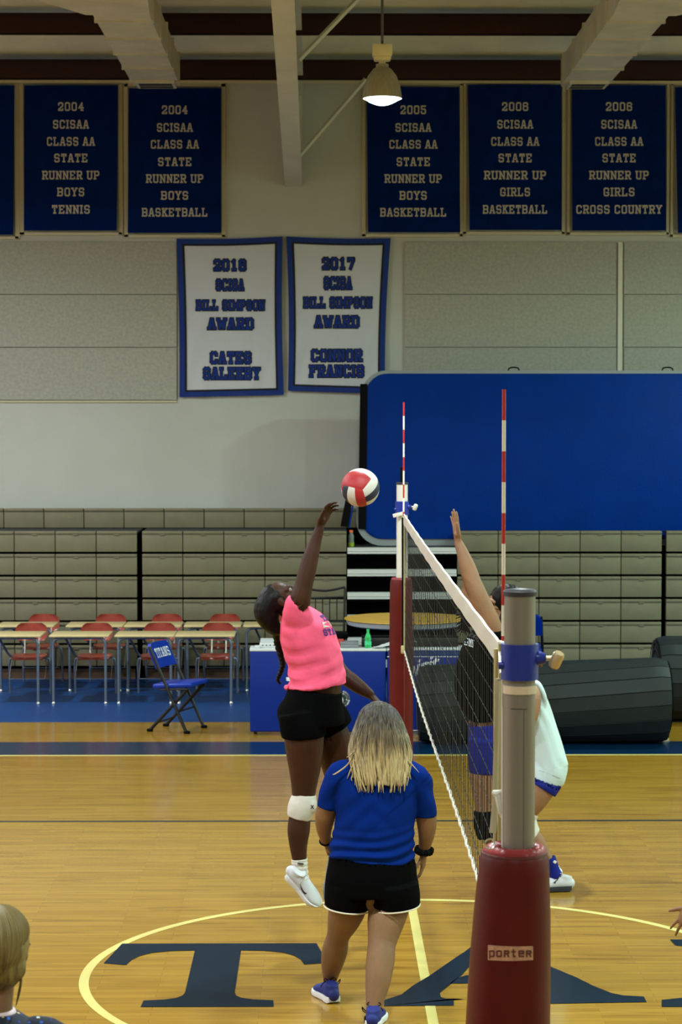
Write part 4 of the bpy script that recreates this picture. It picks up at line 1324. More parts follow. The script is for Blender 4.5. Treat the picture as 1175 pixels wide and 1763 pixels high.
# tape band, ink mark, seam groove, ring
z0, z1 = at(895, 1196, 6.27).z, at(895, 1182, 6.27).z
MB().lathe((xn, yn, z0), [(0.0445, 0.0), (0.0475, 0.0), (0.0475, z1 - z0), (0.0445, z1 - z0)], seg=40, ends=False).build('tape_band', 'tape', tn)
zi = at(895, 1221.5, 6.27).z
mb = MB()
for k in range(12):
    a0_, a1_ = math.radians(232 + 5.2 * k), math.radians(232 + 5.2 * (k + 1))
    q = []
    for a_, z_ in ((a0_, zi), (a1_, zi), (a1_, zi + 0.0022), (a0_, zi + 0.0022)):
        q.append((xn + 0.0449 * math.cos(a_), yn + 0.0449 * math.sin(a_), z_))
    mb.poly(q)
mb.build('ink_mark', 'ink', tn, flat=True)
mb = MB()
aa = math.radians(281)
mb.box((xn + 0.0444 * math.cos(aa), yn + 0.0444 * math.sin(aa), (zpt + zi) / 2), (0.0012, 0.0012, zi - zpt))
mb.build('tube_seam', 'ink', tn, flat=True)
rc = at(843.5, 1453, 6.24)
mb = MB().tube([rc + Vector((0.014 * math.cos(math.radians(20 * k)), 0.004 * math.sin(math.radians(40 * k)), 0.014 * math.sin(math.radians(20 * k)))) for k in range(19)], 0.0025, seg=6)
mb.build('ring_clip', 'chrome', tn)

zt_f = at(692, 831, 17.5).z
fp = []
for z, rr in ((at(692, 997, 17.5).z, 0.080), (at(692, 1003, 17.5).z, 0.088), (1.5, 0.091), (1.1, 0.094), (0.6, 0.095), (0.02, 0.096)):
    fp.append((z, rr, -0.006))
tf, xf, yf, padf = pole('silver net pole in a red pad beyond the net', 692.5, 17.5, zt_f, at(692, 886, 17.5).z, at(692, 863, 17.5).z, fp, far=True)
mb = MB()
mb.lathe((xf - 0.006, yf, fp[0][0]), [(0.08, 0.0), (0.074, 0.012), (0.06, 0.015), (0.046, 0.008)], seg=40, ends=False)
mb.build('pad_top', 'pad_red_top', padf)
MB().tube([(xf + 0.015, yf - 0.094, 0.03), (xf + 0.015, yf - 0.091, fp[0][0] - 0.02)], 0.005, seg=6).build('pad_seam', 'label_dark', padf)
MB().box((xf - 0.004, yf, zt_f + 0.06), (0.024, 0.024, 0.13), bevel=0.006).build('crank_post', 'black', tf)
MB().lathe((xf, yf, at(692, 995, 17.5).z), [(0.0445, 0.0), (0.047, 0.0), (0.047, 0.03), (0.0445, 0.03)], seg=30, ends=False).build('tape_band', 'net_white', tf)

# ================================================================== NET
YN0, YN1 = 7.22, 16.22
TN, TF = at(860.5, 1106, YN0), at(696.5, 886, YN1)
t = thing('volleyball_net', 'black volleyball net with white top tape between the two padded poles', 'net', (TF.x, YN1, TF.z - 1.0))
def net_pt(u, v):   # u 0 near .. 1 far, v 0 top .. 1 bottom
    p = TN.lerp(TF, u)
    sag = 0.012 * math.sin(math.pi * u)
    return Vector((p.x + 0.006 * math.sin(7 * u) * v, p.y, p.z - 1.0 * v - sag * (1 - 0.5 * v)))
mb = MB()
prof = [(-0.005, 0.0), (0.005, 0.0), (0.006, -0.035), (0.005, -0.072), (-0.005, -0.072), (-0.006, -0.035)]
mb.rings([[net_pt(u / 60, 0) + Vector((a + 0.0015 * math.sin(u * 1.3 + b * 50), 0, b)) for a, b in prof] for u in range(61)])
mb.build('top_tape', 'net_white', t)
mb = MB()
mb.tube([net_pt(u / 120, 1.0) + Vector((0.003 * math.sin(u * 2.1), 0, 0.003 * math.sin(u * 2.7))) for u in range(121)], 0.0075, seg=6)
mb.build('bottom_cord', 'net_white', t)
mb = MB()
NV = 90
for k in range(1, NV):
    u = k / NV
    j = 0.002 * math.sin(k * 2.3)
    mb.tube([net_pt(u, 0.06), net_pt(u, 0.5) + Vector((j, 0, 0)), net_pt(u, 1.0)], 0.0014, seg=4)
for k in range(1, 10):
    mb.tube([net_pt(u / 60, k / 10) for u in range(61)], 0.0014, seg=4)
o = mb.build('mesh', 'net_cord', t)
for u, nm in ((0.0, 'near'), (1.0, 'far')):
    p, q = net_pt(u, 0.0), net_pt(u, 1.0)
    yy = -0.01 if u == 0 else 0.01
    b = MB().box((p + q) / 2 + Vector((0, yy, 0)), (0.012, 0.05, 1.0), bevel=0.003).build('side_band', 'net_band', t)
    MB().tube([p + Vector((-0.012, yy, -0.02)), q + Vector((-0.012, yy, 0.02))], 0.0075, seg=8).build('dowel', 'black' if u else 'net_band', b)
# ties to the poles
mb = MB()
mb.tube([net_pt(0, 0.0), Vector((xn - 0.02, yn + 0.06, at(880, 1110, 6.37).z))], 0.006, seg=6)
mb.tube([net_pt(0, 0.03), Vector((xn - 0.05, yn + 0.03, at(866, 1160, 6.35).z))], 0.005, seg=6)
mb.tube([net_pt(1, 0.0), Vector((xf, yf - 0.05, at(690, 890, 17.45).z))], 0.006, seg=6)
mb.tube([net_pt(1, 1.0), Vector((xf, yf - 0.1, at(690, 1112, 17.4).z))], 0.005, seg=6)
mb.build('tie_rope', 'net_white', t)
MB().box(at(686, 886, 17.44) , (0.085, 0.012, 0.03), rot=Matrix.Rotation(-0.25, 3, 'Y'), bevel=0.003).build('pole_strap', 'net_white', t)
MB().box(net_pt(1, 1.0) + Vector((-0.012, 0, 0.01)), (0.03, 0.03, 0.06), bevel=0.008).build('corner_knot', 'net_band', t)
# loose cream strap hanging beside the near pole
sp = [at(857, 1168, 6.55), at(856.5, 1230, 6.55), at(855, 1290, 6.55), at(853.5, 1340, 6.55), at(853, 1385, 6.55), at(851, 1412, 6.55), at(848.5, 1434, 6.55)]
mb = MB()
mb.tube(sp, [(0.009, 0.003)] * 4 + [(0.010, 0.003), (0.011, 0.003), (0.011, 0.003)], seg=8, ref=(1, 0.3, 0), sub=4)
mb.build('loose_strap', 'rope', t)
mb = MB()
mb.tube([at(866.5, 1112, 6.36), at(866.5, 1300, 6.34), at(866.5, 1462, 6.33)], 0.005, seg=6)
mb.tube([at(866, 1362, 6.34), at(858, 1367, 6.35), at(849, 1364, 6.36)], [0.006, 0.012, 0.007], seg=8, sub=3)
mb.tube([at(860, 1368, 6.35), at(863, 1395, 6.34), at(866, 1410, 6.34)], [0.014, 0.009, 0.004], seg=8, sub=3)
mb.build('tie_rope', 'net_white', t)
MB().tube([at(856, 1176, 6.5), at(862, 1170, 6.45), at(870, 1177, 6.37)], 0.003, seg=6).build('hook', 'chrome', t)

# ------------------------------------------------------------------ antennas
def antenna(px, top, base, Y, label):
    a, b = at(px, base, Y), at(px, top, Y)
    x = (a.x + b.x) / 2
    t = thing('net_antenna', label, 'antenna', (x, Y, b.z - 1.8), 'striped net antennas')
    red, white = MB(), MB()
    for k in range(18):
        z1 = b.z - 0.1 * k
        m_ = red if k % 2 == 0 else white
        if k > 9:
            m_ = red if k % 2 == 0 else white
        m_.tube([(x, Y, z1 - 0.1), (x, Y, z1)], 0.0062, seg=12)
    white.build('white_segment', 'rod_white', t)
    red.build('red_segment', 'rod_red', t)
    MB().box((x + (0.0), Y, a.z - 0.03), (0.03, 0.03, 0.05), bevel=0.006).build('clip', 'net_band', t)
antenna(867.7, 670.5, 1100, 7.2, 'red and white striped antenna beside the near silver pole')
antenna(695.5, 692.5, 888, 16.24, 'red and white striped antenna at the far end of the net')

# ================================================================== BALL
bc = at(620.8, 839.5, 11.9)
BR = 33.2 / sc(11.9)
mb = MB()
rotb = Matrix.Rotation(math.radians(0), 3, 'Z')
ND = 24
# (normal, along, across, strip colours: 0 red 1 white 2 navy)
faces_dirs = [((1, 0, 0), (0, 0, 1), (0, 1, 0), (1, 2, 1)), ((0, 1, 0), (1, 0, 0), (0, 0, 1), (1, 0, 0)), ((0, 0, 1), (0, 1, 0), (1, 0, 0), (2, 1, 0)),
              ((-1, 0, 0), (0, 0, 1), (0, -1, 0), (0, 1, 2)), ((0, -1, 0), (1, 0, 0), (0, 0, -1), (2, 1, 0)), ((0, 0, -1), (0, 1, 0), (-1, 0, 0), (1, 0, 2))]
to_cam = Vector((-0.04, -1, -0.13)).normalized()
q1 = Vector((1, 1, 1)).normalized().rotation_difference(to_cam).to_matrix()
e_ = q1 @ Vector((0, 0, -1))
q2 = Matrix.Rotation(-(math.radians(54) - math.atan2(e_.z, e_.x)), 3, Vector((0, 1, 0)))
RB = q2 @ q1
for n_, su, sv, cols in faces_dirs:
    n_, su, sv = Vector(n_), Vector(su), Vector(sv)
    vg = []
    for j in range(ND + 1):
        row = []
        for i in range(ND + 1):
            u, v = math.tan((2 * i / ND - 1) * math.pi / 4), math.tan((2 * j / ND - 1) * math.pi / 4)
            d = (n_ + su * u + sv * v).normalized()
            g = 1.0
            if i in (0, ND) or j in (0, 8, 16, ND):
                g = 0.982
            row.append(mb.bm.verts.new(bc + RB @ (d * BR * g)))
        vg.append(row)
    for j in range(ND):
        mb.mi = cols[j // 8]
        for i in range(ND):
            mb.face([vg[j][i], vg[j][i + 1], vg[j + 1][i + 1], vg[j + 1][i]])
bmesh.ops.remove_doubles(mb.bm, verts=mb.bm.verts[:], dist=0.0005)
o = mb.build('volleyball', ['ball_red', 'ball_white', 'ball_navy'], loc=bc)
tag(o, 'red white and navy volleyball in the air above the net', 'ball')

# ================================================================== PEOPLE
def head(b, C, f, u, k=1.0, neck=None):
    """skull, jaw, nose, brows, lips, ears fused into body b; C = centre between the ears"""
    f = f.normalized()
    s = f.cross(u).normalized()          # towards the person's right
    u = s.cross(f).normalized()
    R = Matrix((s, f, u)).transposed()
    P = lambda x, y, z: C + R @ Vector((x * k, y * k, z * k))
    b.ball(P(0, -0.008, 0.030), (0.074 * k, 0.094 * k, 0.086 * k), rot=R)
    b.ball(P(0, 0.022, -0.012), (0.063 * k, 0.070 * k, 0.085 * k), rot=R)
    b.tube([P(0, 0.03, -0.03), P(0, 0.045, -0.07), P(0, 0.06, -0.098)], [(0.056 * k, 0.05 * k), (0.045 * k, 0.042 * k), (0.022 * k, 0.022 * k)], seg=16, ref=s, round_ends=True)
    for x in (-1, 1):
        b.tube([P(0.06 * x, 0.0, -0.03), P(0.052 * x, 0.02, -0.068), P(0.015 * x, 0.062, -0.1)], [0.02 * k, 0.017 * k, 0.013 * k], seg=10, round_ends=True)
        b.ball(P(0.038 * x, 0.062, -0.028), (0.022 * k, 0.02 * k, 0.022 * k), rot=R)
        b.tube([P(0.012 * x, 0.088, 0.026), P(0.034 * x, 0.084, 0.03), P(0.054 * x, 0.066, 0.022)], [0.009 * k, 0.010 * k, 0.008 * k], seg=8, round_ends=True)
        b.ball(P(0.076 * x, -0.006, -0.005), (0.011 * k, 0.021 * k, 0.032 * k), rot=R)
        b.ball(P(0.013 * x, 0.094, -0.035), (0.010 * k, 0.012 * k, 0.009 * k), rot=R)
    b.tube([P(0, 0.088, 0.022), P(0, 0.098, -0.005), P(0, 0.110, -0.030)], [0.009 * k, 0.010 * k, 0.013 * k], seg=10, round_ends=True)
    b.ball(P(0, 0.080, -0.060), (0.024 * k, 0.014 * k, 0.010 * k), rot=R)
    b.ball(P(0, 0.078, -0.072), (0.021 * k, 0.014 * k, 0.010 * k), rot=R)
    return R, P

def face_parts(root, R, P, k=1.0, lips='lips'):
    for x in (-1, 1):
        e = MB().ball(P(0.032 * x, 0.078, 0.006), 0.0125 * k, rot=R, seg=14, n=10).build('eye', 'eye_white', root)
        MB().ball(P(0.032 * x, 0.0872, 0.006), 0.0058 * k, rot=R, seg=12, n=8).build('iris', 'eye_dark', e)
    MB().tube([P(-0.022, 0.091, -0.066), P(-0.008, 0.0965, -0.064), P(0.008, 0.0965, -0.064), P(0.022, 0.091, -0.066)], [0.003 * k, 0.0045 * k, 0.0045 * k, 0.003 * k], seg=8, sub=3).build('lips', lips, root)

def hand(b, W, d, n, side, curl=(15, 15, 15, 18), spread=5.0, k=1.0, thumb=(0.55, 0.65, 0.35), tcurl=20):
    """W wrist point, d towards the fingertips, n the way the palm faces, side = direction of the thumb edge (sign +1/-1)"""
    d = d.normalized()
    n = (n - d * n.dot(d)).normalized()
    w = d.cross(n).normalized() * side
    b.tube([W - d * 0.01 * k, W + d * 0.025 * k, W + d * 0.06 * k, W + d * 0.088 * k], [(0.025 * k, 0.018 * k), (0.033 * k, 0.017 * k), (0.040 * k, 0.0145 * k), (0.039 * k, 0.0115 * k)], seg=16, ref=w, round_ends=True)
    b.ball(W + d * 0.035 * k + w * 0.018 * k + n * 0.006 * k, (0.02 * k, 0.02 * k, 0.016 * k))
    specs = ((0.029, 0.074, 0.0088), (0.0098, 0.083, 0.009), (-0.0098, 0.077, 0.0086), (-0.0285, 0.060, 0.0078))
    for i, (off, ln, r) in enumerate(specs):
        sp = math.radians(spread) * (1.5 - i)
        base = W + d * (0.088 - 0.006 * abs(i - 1)) * k + w * off * k
        dd = (d * math.cos(sp) + w * math.sin(sp)).normalized()
        pts = [base - dd * 0.012 * k, base]
        ang = 0.0
        p = base
        for seg_, fr in enumerate((0.42, 0.32, 0.26)):
            ang += math.radians(curl[i]) * (1.0 if seg_ else 0.7)
            p = p + (dd * math.cos(ang) + n * math.sin(ang)) * ln * fr * k
            pts.append(p)
        b.tube(pts, [r * k * q for q in (1.0, 1.05, 0.98, 0.9, 0.74)], seg=10, round_ends=True)
    td = (d * thumb[0] + w * thumb[1] + n * thumb[2]).normalized()
    tb = W + d * 0.022 * k + w * 0.022 * k
    t2 = (td * math.cos(math.radians(tcurl)) + d * math.sin(math.radians(tcurl))).normalized()
    b.tube([tb, tb + td * 0.032 * k, tb + td * 0.032 * k + t2 * 0.03 * k, tb + td * 0.032 * k + t2 * 0.055 * k], [0.0145 * k, 0.0115 * k, 0.0105 * k, 0.008 * k], seg=10, round_ends=True)
    return d, n, w

def shoe(root, A, toe, up, L, upper, sole='shoe_sole', lace='white_knit', width=0.047, mark=None, mside=None, lace_n=4):
    """A = under the heel, toe = direction to the toe, up = instep direction"""
    toe = toe.normalized()
    up = (up - toe * up.dot(toe)).normalized()
    sd = toe.cross(up).normalized()
    Q = lambda x, y, z: A + toe * (x * L) + sd * y + up * z
    prof = [(-0.02, 0.55), (0.03, 0.72), (0.15, 0.78), (0.32, 0.72), (0.5, 0.82), (0.68, 1.0), (0.82, 0.97), (0.93, 0.74), (1.0, 0.35)]
    def outline(x, ww, z0):
        return x, ww * width, z0
    # sole
    mb = MB()
    n = len(prof)
    lo = [Q(x, w * width * 1.06, 0.003 + (0.016 if x > 0.9 else 0) + (0.006 if x < 0 else 0)) for x, w in prof] + [Q(x, -w * width * 1.06, 0.003 + (0.016 if x > 0.9 else 0) + (0.006 if x < 0 else 0)) for x, w in reversed(prof)]
    hi = [Q(x, w * width * 1.1, 0.034 if x < 0.5 else 0.030) for x, w in prof] + [Q(x, -w * width * 1.1, 0.034 if x < 0.5 else 0.030) for x, w in reversed(prof)]
    mid = [(a * 0.5 + b_ * 0.5) + (a - A - toe * (a - A).dot(toe) - up * (a - A).dot(up)) * 0.06 for a, b_ in zip(lo, hi)]
    mb.rings([lo, mid, hi])
    # upper: fused and smoothed
    b = MB()
    pts = [Q(-0.005, 0, 0.045), Q(0.1, 0, 0.052), Q(0.3, 0, 0.055), Q(0.5, 0, 0.048), Q(0.7, 0, 0.04), Q(0.86, 0, 0.033), Q(0.97, 0, 0.028)]
    b.tube(pts, [(0.030, 0.035), (0.037, 0.040), (0.037, 0.042), (0.040, 0.036), (0.045, 0.027), (0.040, 0.021), (0.022, 0.012)], seg=18, ref=sd, sub=3, round_ends=True)
    b.tube([Q(0.12, 0, 0.05), Q(0.13, 0, 0.085), Q(0.12, 0, 0.098)], [(0.036, 0.05), (0.034, 0.045), (0.033, 0.042)], seg=18, ref=sd)
    b.tube([Q(0.28, 0, 0.075), Q(0.45, 0, 0.072), Q(0.6, 0, 0.055)], [(0.022, 0.018), (0.024, 0.016), (0.024, 0.012)], seg=12, ref=sd, round_ends=True)
    o = b.grow('shoe', upper, root, voxel=0.004, smooth=5)
    mb.build('sole', sole, o)
    lb = MB()
    for i in range(lace_n):
        x = 0.34 + 0.075 * i
        z = 0.094 - 0.009 * i
        lb.tube([Q(x, 0.026, z - 0.012), Q(x + 0.02, 0.0, z + 0.002), Q(x + 0.03, -0.026, z - 0.012)], 0.0028, seg=6, sub=3)
    for s_ in (-1, 1):
        lb.tube([Q(0.3, 0.003 * s_, 0.1), Q(0.27, 0.022 * s_, 0.115), Q(0.22, 0.034 * s_, 0.108), Q(0.27, 0.018 * s_, 0.1), Q(0.3, 0.002 * s_, 0.1)], 0.0022, seg=6, sub=4)
        lb.tube([Q(0.3, 0.003 * s_, 0.1), Q(0.3, 0.03 * s_, 0.09), Q(0.33, 0.042 * s_, 0.07)], 0.0022, seg=6, sub=3)
    lb.build('laces', lace, o)
    return o, Q, sd

def tuck(inner, garment, gap=0.006, reach=0.03, keep=()):
    """press the skin (or an under-layer) in wherever a garment lies over it"""
    t = tree_of([garment])
    org = ORG[inner.name]
    me = inner.data
    nr = [v.normal.copy() for v in me.vertices]
    for v, n_ in zip(me.vertices, nr):
        p = v.co + org
        if any((p - c_).length < r_ for c_, r_ in keep):
            continue
        loc, gn, _i, dist = t.find_nearest(p, reach)
        if loc is None or gn.dot(n_) < 0.55:
            continue
        d = p - loc
        h = d.dot(gn)
        if h > -gap and (d - gn * h).length < 0.008:
            v.co += gn * (-gap - h)
    me.update()

def decal(root, name, m, polys, tree, toward, off=0.003):
    """flat print laid onto a garment: each polygon's points travel along `toward` until they meet it"""
    mb = MB()
    for q in polys:
        # refine edges so the print follows the cloth
        out = []
        for i in range(len(q)):
            a, b_ = q[i], q[(i + 1) % len(q)]
            for k_ in range(2):
                out.append(a.lerp(b_, k_ / 2))
        pts = []
        for p in out:
            hit = tree.ray_cast(p, toward, 1.0)
            if hit[0] is None:
                break
            pts.append(hit[0] - toward * off)
        if len(pts) == len(out):
            mb.poly(pts)
    return mb.build(name, m, root, flat=True, fix=False)

def hair_mat(name, dark, light, z0, z1, axis=2):
    """hair colour by height (root-to-tip dye, painted shadow) plus strand streaks"""
    m = bpy.data.materials.new(name)
    m.use_nodes = True
    nt = m.node_tree
    b = nt.nodes['Principled BSDF']
    tc = nt.nodes.new('ShaderNodeTexCoord')
    sx = nt.nodes.new('ShaderNodeSeparateXYZ')
    nt.links.new(tc.outputs['Object'], sx.inputs[0])
    mr = nt.nodes.new('ShaderNodeMapRange')
    mr.inputs['From Min'].default_value = z0
    mr.inputs['From Max'].default_value = z1
    nt.links.new(sx.outputs[axis], mr.inputs['Value'])
    mp = nt.nodes.new('ShaderNodeMapping')
    mp.inputs['Scale'].default_value = (90, 90, 6)
    nt.links.new(tc.outputs['Object'], mp.inputs['Vector'])
    n = nt.nodes.new('ShaderNodeTexNoise')
    n.inputs['Scale'].default_value = 1.0
    n.inputs['Detail'].default_value = 3
    nt.links.new(mp.outputs['Vector'], n.inputs['Vector'])
    ad = nt.nodes.new('ShaderNodeMath')
    ad.operation = 'MULTIPLY_ADD'
    ad.inputs[1].default_value = 1.15
    nt.links.new(n.outputs['Fac'], ad.inputs[0])
    sb = nt.nodes.new('ShaderNodeMath')
    sb.operation = 'SUBTRACT'
    sb.inputs[1].default_value = 0.25
    nt.links.new(mr.outputs['Result'], sb.inputs[0])
    nt.links.new(sb.outputs[0], ad.inputs[2])
    r = nt.nodes.new('ShaderNodeValToRGB')
    r.color_ramp.elements[0].position = 0.35
    r.color_ramp.elements[1].position = 1.0
    r.color_ramp.elements[0].color = lin(dark)
    r.color_ramp.elements[1].color = lin(light)
    mid_ = r.color_ramp.elements.new(0.68)
    mid_.color = lin([0.55 * a_ + 0.45 * b_ for a_, b_ in zip(dark, light)])
    nt.links.new(ad.outputs[0], r.inputs['Fac'])
    nt.links.new(r.outputs['Color'], b.inputs['Base Color'])
    b.inputs['Roughness'].default_value = 0.5
    return m

V = Vector
EX, EY, EZ = V((1, 0, 0)), V((0, 1, 0)), V((0, 0, 1))

# ------------------------------------------------------------------ 1. the hitter in pink
Y1 = 12.2
s1 = sc(Y1)
J = lambda px, py, d=0.0: at(px, py, Y1 + d)
r1 = lambda px: px / s1
fw = V((0.97, -0.2, 0)).normalized()
lat = V((0.2, 0.97, 0)).normalized()        # towards her left (away from the camera)
org = J(535, 1560)
p1 = thing('person', 'jumping player in pink T-shirt and black shorts swinging at the ball', 'person', (org.x, Y1, 0))
b = MB()
tor = [(545, 1205, 40, .145), (547, 1175, 42, .15), (545, 1150, 40, .14), (540, 1128, 41, .145), (530, 1100, 41, .155), (518, 1075, 34, .16), (509, 1058, 22, .12)]
b.tube([J(x, y) for x, y, _, _ in tor], [(l, r1(d)) for _, _, d, l in tor], seg=28, ref=lat, sub=3, round_ends=True)
b.ball(J(538, 1222), (0.13, 0.15, 0.12))
# neck and head (thrown back, looking up at the ball)
HC = J(487, 1032, 0.06)
hf = V((0.66, -0.10, 0.74)).normalized()
hu = V((-0.74, 0.02, 0.66)).normalized()
b.tube([J(512, 1068, 0.04), J(503, 1055, 0.05), HC + hu * -0.03 - hf * 0.02], [0.062, 0.055, 0.055], seg=16, round_ends=True)
R1, P1 = head(b, HC, hf, hu, 0.93)
# near (right) arm, straight up
ra = [(514, 1052, -.15, .062), (517, 1033, -.18, .058), (523, 1009, -.18, .050), (529, 984, -.17, .049), (536, 957, -.16, .043), (544, 930, -.15, .033), (551, 909, -.15, .025)]
b.tube([J(x, y, d) for x, y, d, _ in ra], [r for *_, r in ra], seg=18, sub=4, round_ends=True)
W = J(552, 905, -.15)
hand(b, W, J(563, 881, -.16) - W, V((0.72, -0.62, -0.3)), -1, curl=(20, 22, 24, 28), spread=6, k=1.03, thumb=(0.7, 0.45, 0.3))
# far (left) arm reaching forward and down
la = [(533, 1072, .17, .058), (560, 1112, .27, .05), (585, 1155, .30, .047), (606, 1173, .28, .046), (624, 1186, .26, .038), (637, 1195, .25, .028)]
b.tube([J(x, y, d) for x, y, d, _ in la], [r for *_, r in la], seg=18, sub=4, round_ends=True)
W = J(638, 1196, .25)
hand(b, W, J(654, 1213, .24) - W, V((-0.3, 0.2, -0.9)), 1, curl=(20, 22, 22, 24), spread=5, k=0.95)
# legs
rl = [(526, 1236, -.08, .098), (524, 1270, -.10, .110), (525, 1316, -.10, .092), (524, 1350, -.10, .072), (522, 1378, -.10, .062), (517, 1405, -.10, .060), (514.5, 1430, -.10, .062), (514, 1455, -.10, .050), (516, 1480, -.10, .040), (518, 1500, -.10, .037)]
b.tube([J(x, y, d) for x, y, d, _ in rl], [r for *_, r in rl], seg=22, sub=3, round_ends=True)
ll = [(552, 1236, .08, .098), (570, 1268, .12, .106), (577, 1300, .13, .095), (582, 1335, .14, .075), (586, 1365, .14, .062), (592, 1395, .15, .060), (600, 1430, .17, .058), (606, 1460, .19, .044), (610, 1485, .20, .038)]
b.tube([J(x, y, d) for x, y, d, _ in ll], [r for *_, r in ll], seg=22, sub=3, round_ends=True)
body1 = b.grow('body', 'skin_dark', p1, voxel=0.005, smooth=5)
face_parts(p1, R1, P1, 0.93, 'lips_dark')
# shirt
b = MB()
sh = [(547, 1180, 51.5, .185), (546, 1165, 49, .172), (545, 1150, 48, .165), (540, 1128, 48.5, .168), (530, 1100, 47.5, .178), (518, 1075, 40, .185), (508, 1058, 27, .155), (503, 1047, 15, .085)]
b.tube([J(x, y) for x, y, _, _ in sh], [(l, r1(d)) for _, _, d, l in sh], seg=32, ref=lat, sub=3)
b.tube([J(520, 1082, -.05), J(513, 1063, -.12), J(509, 1043, -.162), J(511, 1038.5, -.168)], [.088, .084, .064, .061], seg=20, ref=lat, sub=3)
b.tube([J(522, 1072, .13), J(537, 1088, .20), J(551, 1108, .25)], [.075, .07, .064], seg=20, sub=3)
def wr1(p, n):
    # diagonal drag folds around the waist, fading up the chest
    h = (p.z - J(545, 1180).z)
    k_ = max(0.0, 1.0 - max(0, h - 0.02) / 0.26)
    f_ = math.sin((p.z - 0.30 * (p.x - org.x)) * 72 + 5.5 * wav(p, 3.2))
    v = (abs(f_) ** 0.7 * (1 if f_ > 0 else -1)) * 0.013 * k_ * max(0.1, 0.5 + 1.1 * wav(p, 4.5, 3))
    return v + 0.005 * wav(p, 14, 5) + 0.003 * math.sin((p.z + 0.8 * p.x) * 70) * (1 - k_) * max(0, wav(p, 5, 9))
shirt1 = b.grow('shirt', 'pink', p1, voxel=0.006, smooth=10, wrinkle=wr1)
tuck(body1, shirt1, keep=[(J(524, 1000, -.18), .075)])
mb = MB()
mb.tube([J(x, y, d) for x, y, d in ((499.5, 1186, .0), (494.5, 1183, -.05), (493, 1184, .0), (496, 1187, .06))], [.012, .014, .012, .01], seg=10, sub=3)
mb.build('hem_knot', 'pink', shirt1)
# chest print (only its end shows round the chest)
tr_ = tree_of([shirt1])
cdir = V((-0.82, 0.57, 0)).normalized()
cr_ = V((0.57, 0.82, 0)).normalized()      # reading direction across the chest as seen from outside
def chest(polys, px, py, d):
    o_ = J(px, py, d) - cdir * 0.35
    tilt = (J(572, 1085) - J(550, 1085)).normalized()
    return [[o_ + cr_ * x + EZ * (-y) + V((0, 0, 0)) for x, y in q] for q in polys]
decal(p1, 'shirt_lettering', 'purple_print', chest(text_polys('STATE', 0.055, 0, 0.20, 0.036, 1.3), 565, 1088, -.09), tr_, cdir)
decal(p1, 'shirt_lettering', 'purple_print', chest(text_polys('TEN', 0.05, 0, 0.12, 0.03, 1.3), 553, 1064, -.05), tr_, cdir)
decal(p1, 'shirt_print', 'white_knit', chest([[(-0.035, 0.012), (0.09, 0.012), (0.09, -0.012), (-0.02, -0.016)]], 561, 1076, -.08), tr_, cdir)
# shorts
b = MB()
ss = [(544, 1186, 46, .172), (541, 1205, 50, .187), (538, 1228, 56, .2), (537, 1244, 57, .2)]
b.tube([J(x, y) for x, y, _, _ in ss], [(l, r1(d)) for _, _, d, l in ss], seg=32, ref=lat, sub=3)
b.tube([J(519, 1228, -.09), J(522, 1250, -.10), J(523.5, 1269, -.10)], [.128, .128, .122], seg=24, sub=2)
b.tube([J(552, 1222, .09), J(565, 1240, .11), J(574, 1256, .12)], [.125, .124, .118], seg=24, sub=2)
b.ball(J(507, 1228, 0), (0.095, 0.17, 0.1))
shorts1 = b.grow('shorts', 'black_cloth', p1, voxel=0.006, smooth=12, wrinkle=lambda p, n: 0.0025 * wav(p, 16))
tuck(body1, shorts1, keep=[(J(638, 1196, .25), .2)])
tuck(shorts1, shirt1)
# hair: cap, low gathered mass, braid down the back
b = MB()
b.ball(P1(0, -0.034, 0.034), (0.082, 0.090, 0.090), rot=R1)
b.tube([P1(0, -0.05, 0.05), J(458, 1052, .05), J(466, 1072, .05), J(475, 1083, .05)], [(.09, .072), (.09, .068), (.082, .054), (.062, .038)], seg=20, ref=lat, sub=4, round_ends=True)
hair1 = b.grow('hair', 'hair_black', p1, voxel=0.005, smooth=4, wrinkle=lambda p, n: 0.003 * wav(V((p.x, p.y, p.z * 0.4)), 40))
mb = MB()
bp = [J(476, 1085, .09), J(478, 1105, .16), J(483, 1125, .18), J(487, 1142, .18), J(484.5, 1155, .18), J(479.5, 1167, .17), J(479, 1172, .17), J(483.5, 1178, .17)]
bb = crom(bp, 6)
mb.tube(bb, [0.021 * (1 - 0.75 * (i / len(bb)) ** 1.6) * (1 + 0.16 * math.sin(i * 2.2)) for i in range(len(bb))], seg=12)
mb.build('braid', 'hair_black', hair1)
# sock, shoe, knee pads
b = MB()
b.tube([J(515.5, 1479, -.10), J(517, 1495, -.10), J(518.5, 1508, -.10), J(523, 1520, -.10)], [.046, .043, .042, .04], seg=20, sub=3)
sock = b.grow('sock', 'white_knit', p1, voxel=0.004, smooth=3, wrinkle=lambda p, n: 0.0015 * math.sin(p.z * 260))
mb = MB()
mb.box(J(518, 1487, -.149), (0.034, 0.004, 0.007), rot=Matrix.Rotation(0.1, 3, 'Y'))
mb.build('sock_mark', 'ink', sock, flat=True)
HEEL = J(499, 1502, -.10)
TOE = J(553, 1559, -.13)
td_ = (TOE - HEEL).normalized()
upv = V((0.50, -0.62, 0.62))
so, Q, sd_ = shoe(p1, HEEL - (upv.normalized()) * 0.03, td_, upv, 0.245, 'shoe_white', mark=True, lace_n=5)
so_t = tree_of([so] + [c_ for c_ in bpy.data.objects if c_.parent == so and c_.name.startswith('sole')])
vd = (J(525, 1530, 0) - CAM).normalized()
sw = [(x_ + 2.5, y_ - 1.0) for x_, y_ in [(513, 1521), (516, 1532), (519, 1538), (522.5, 1541.5), (527, 1539), (523.5, 1538), (520, 1534.5), (516.5, 1528)]]
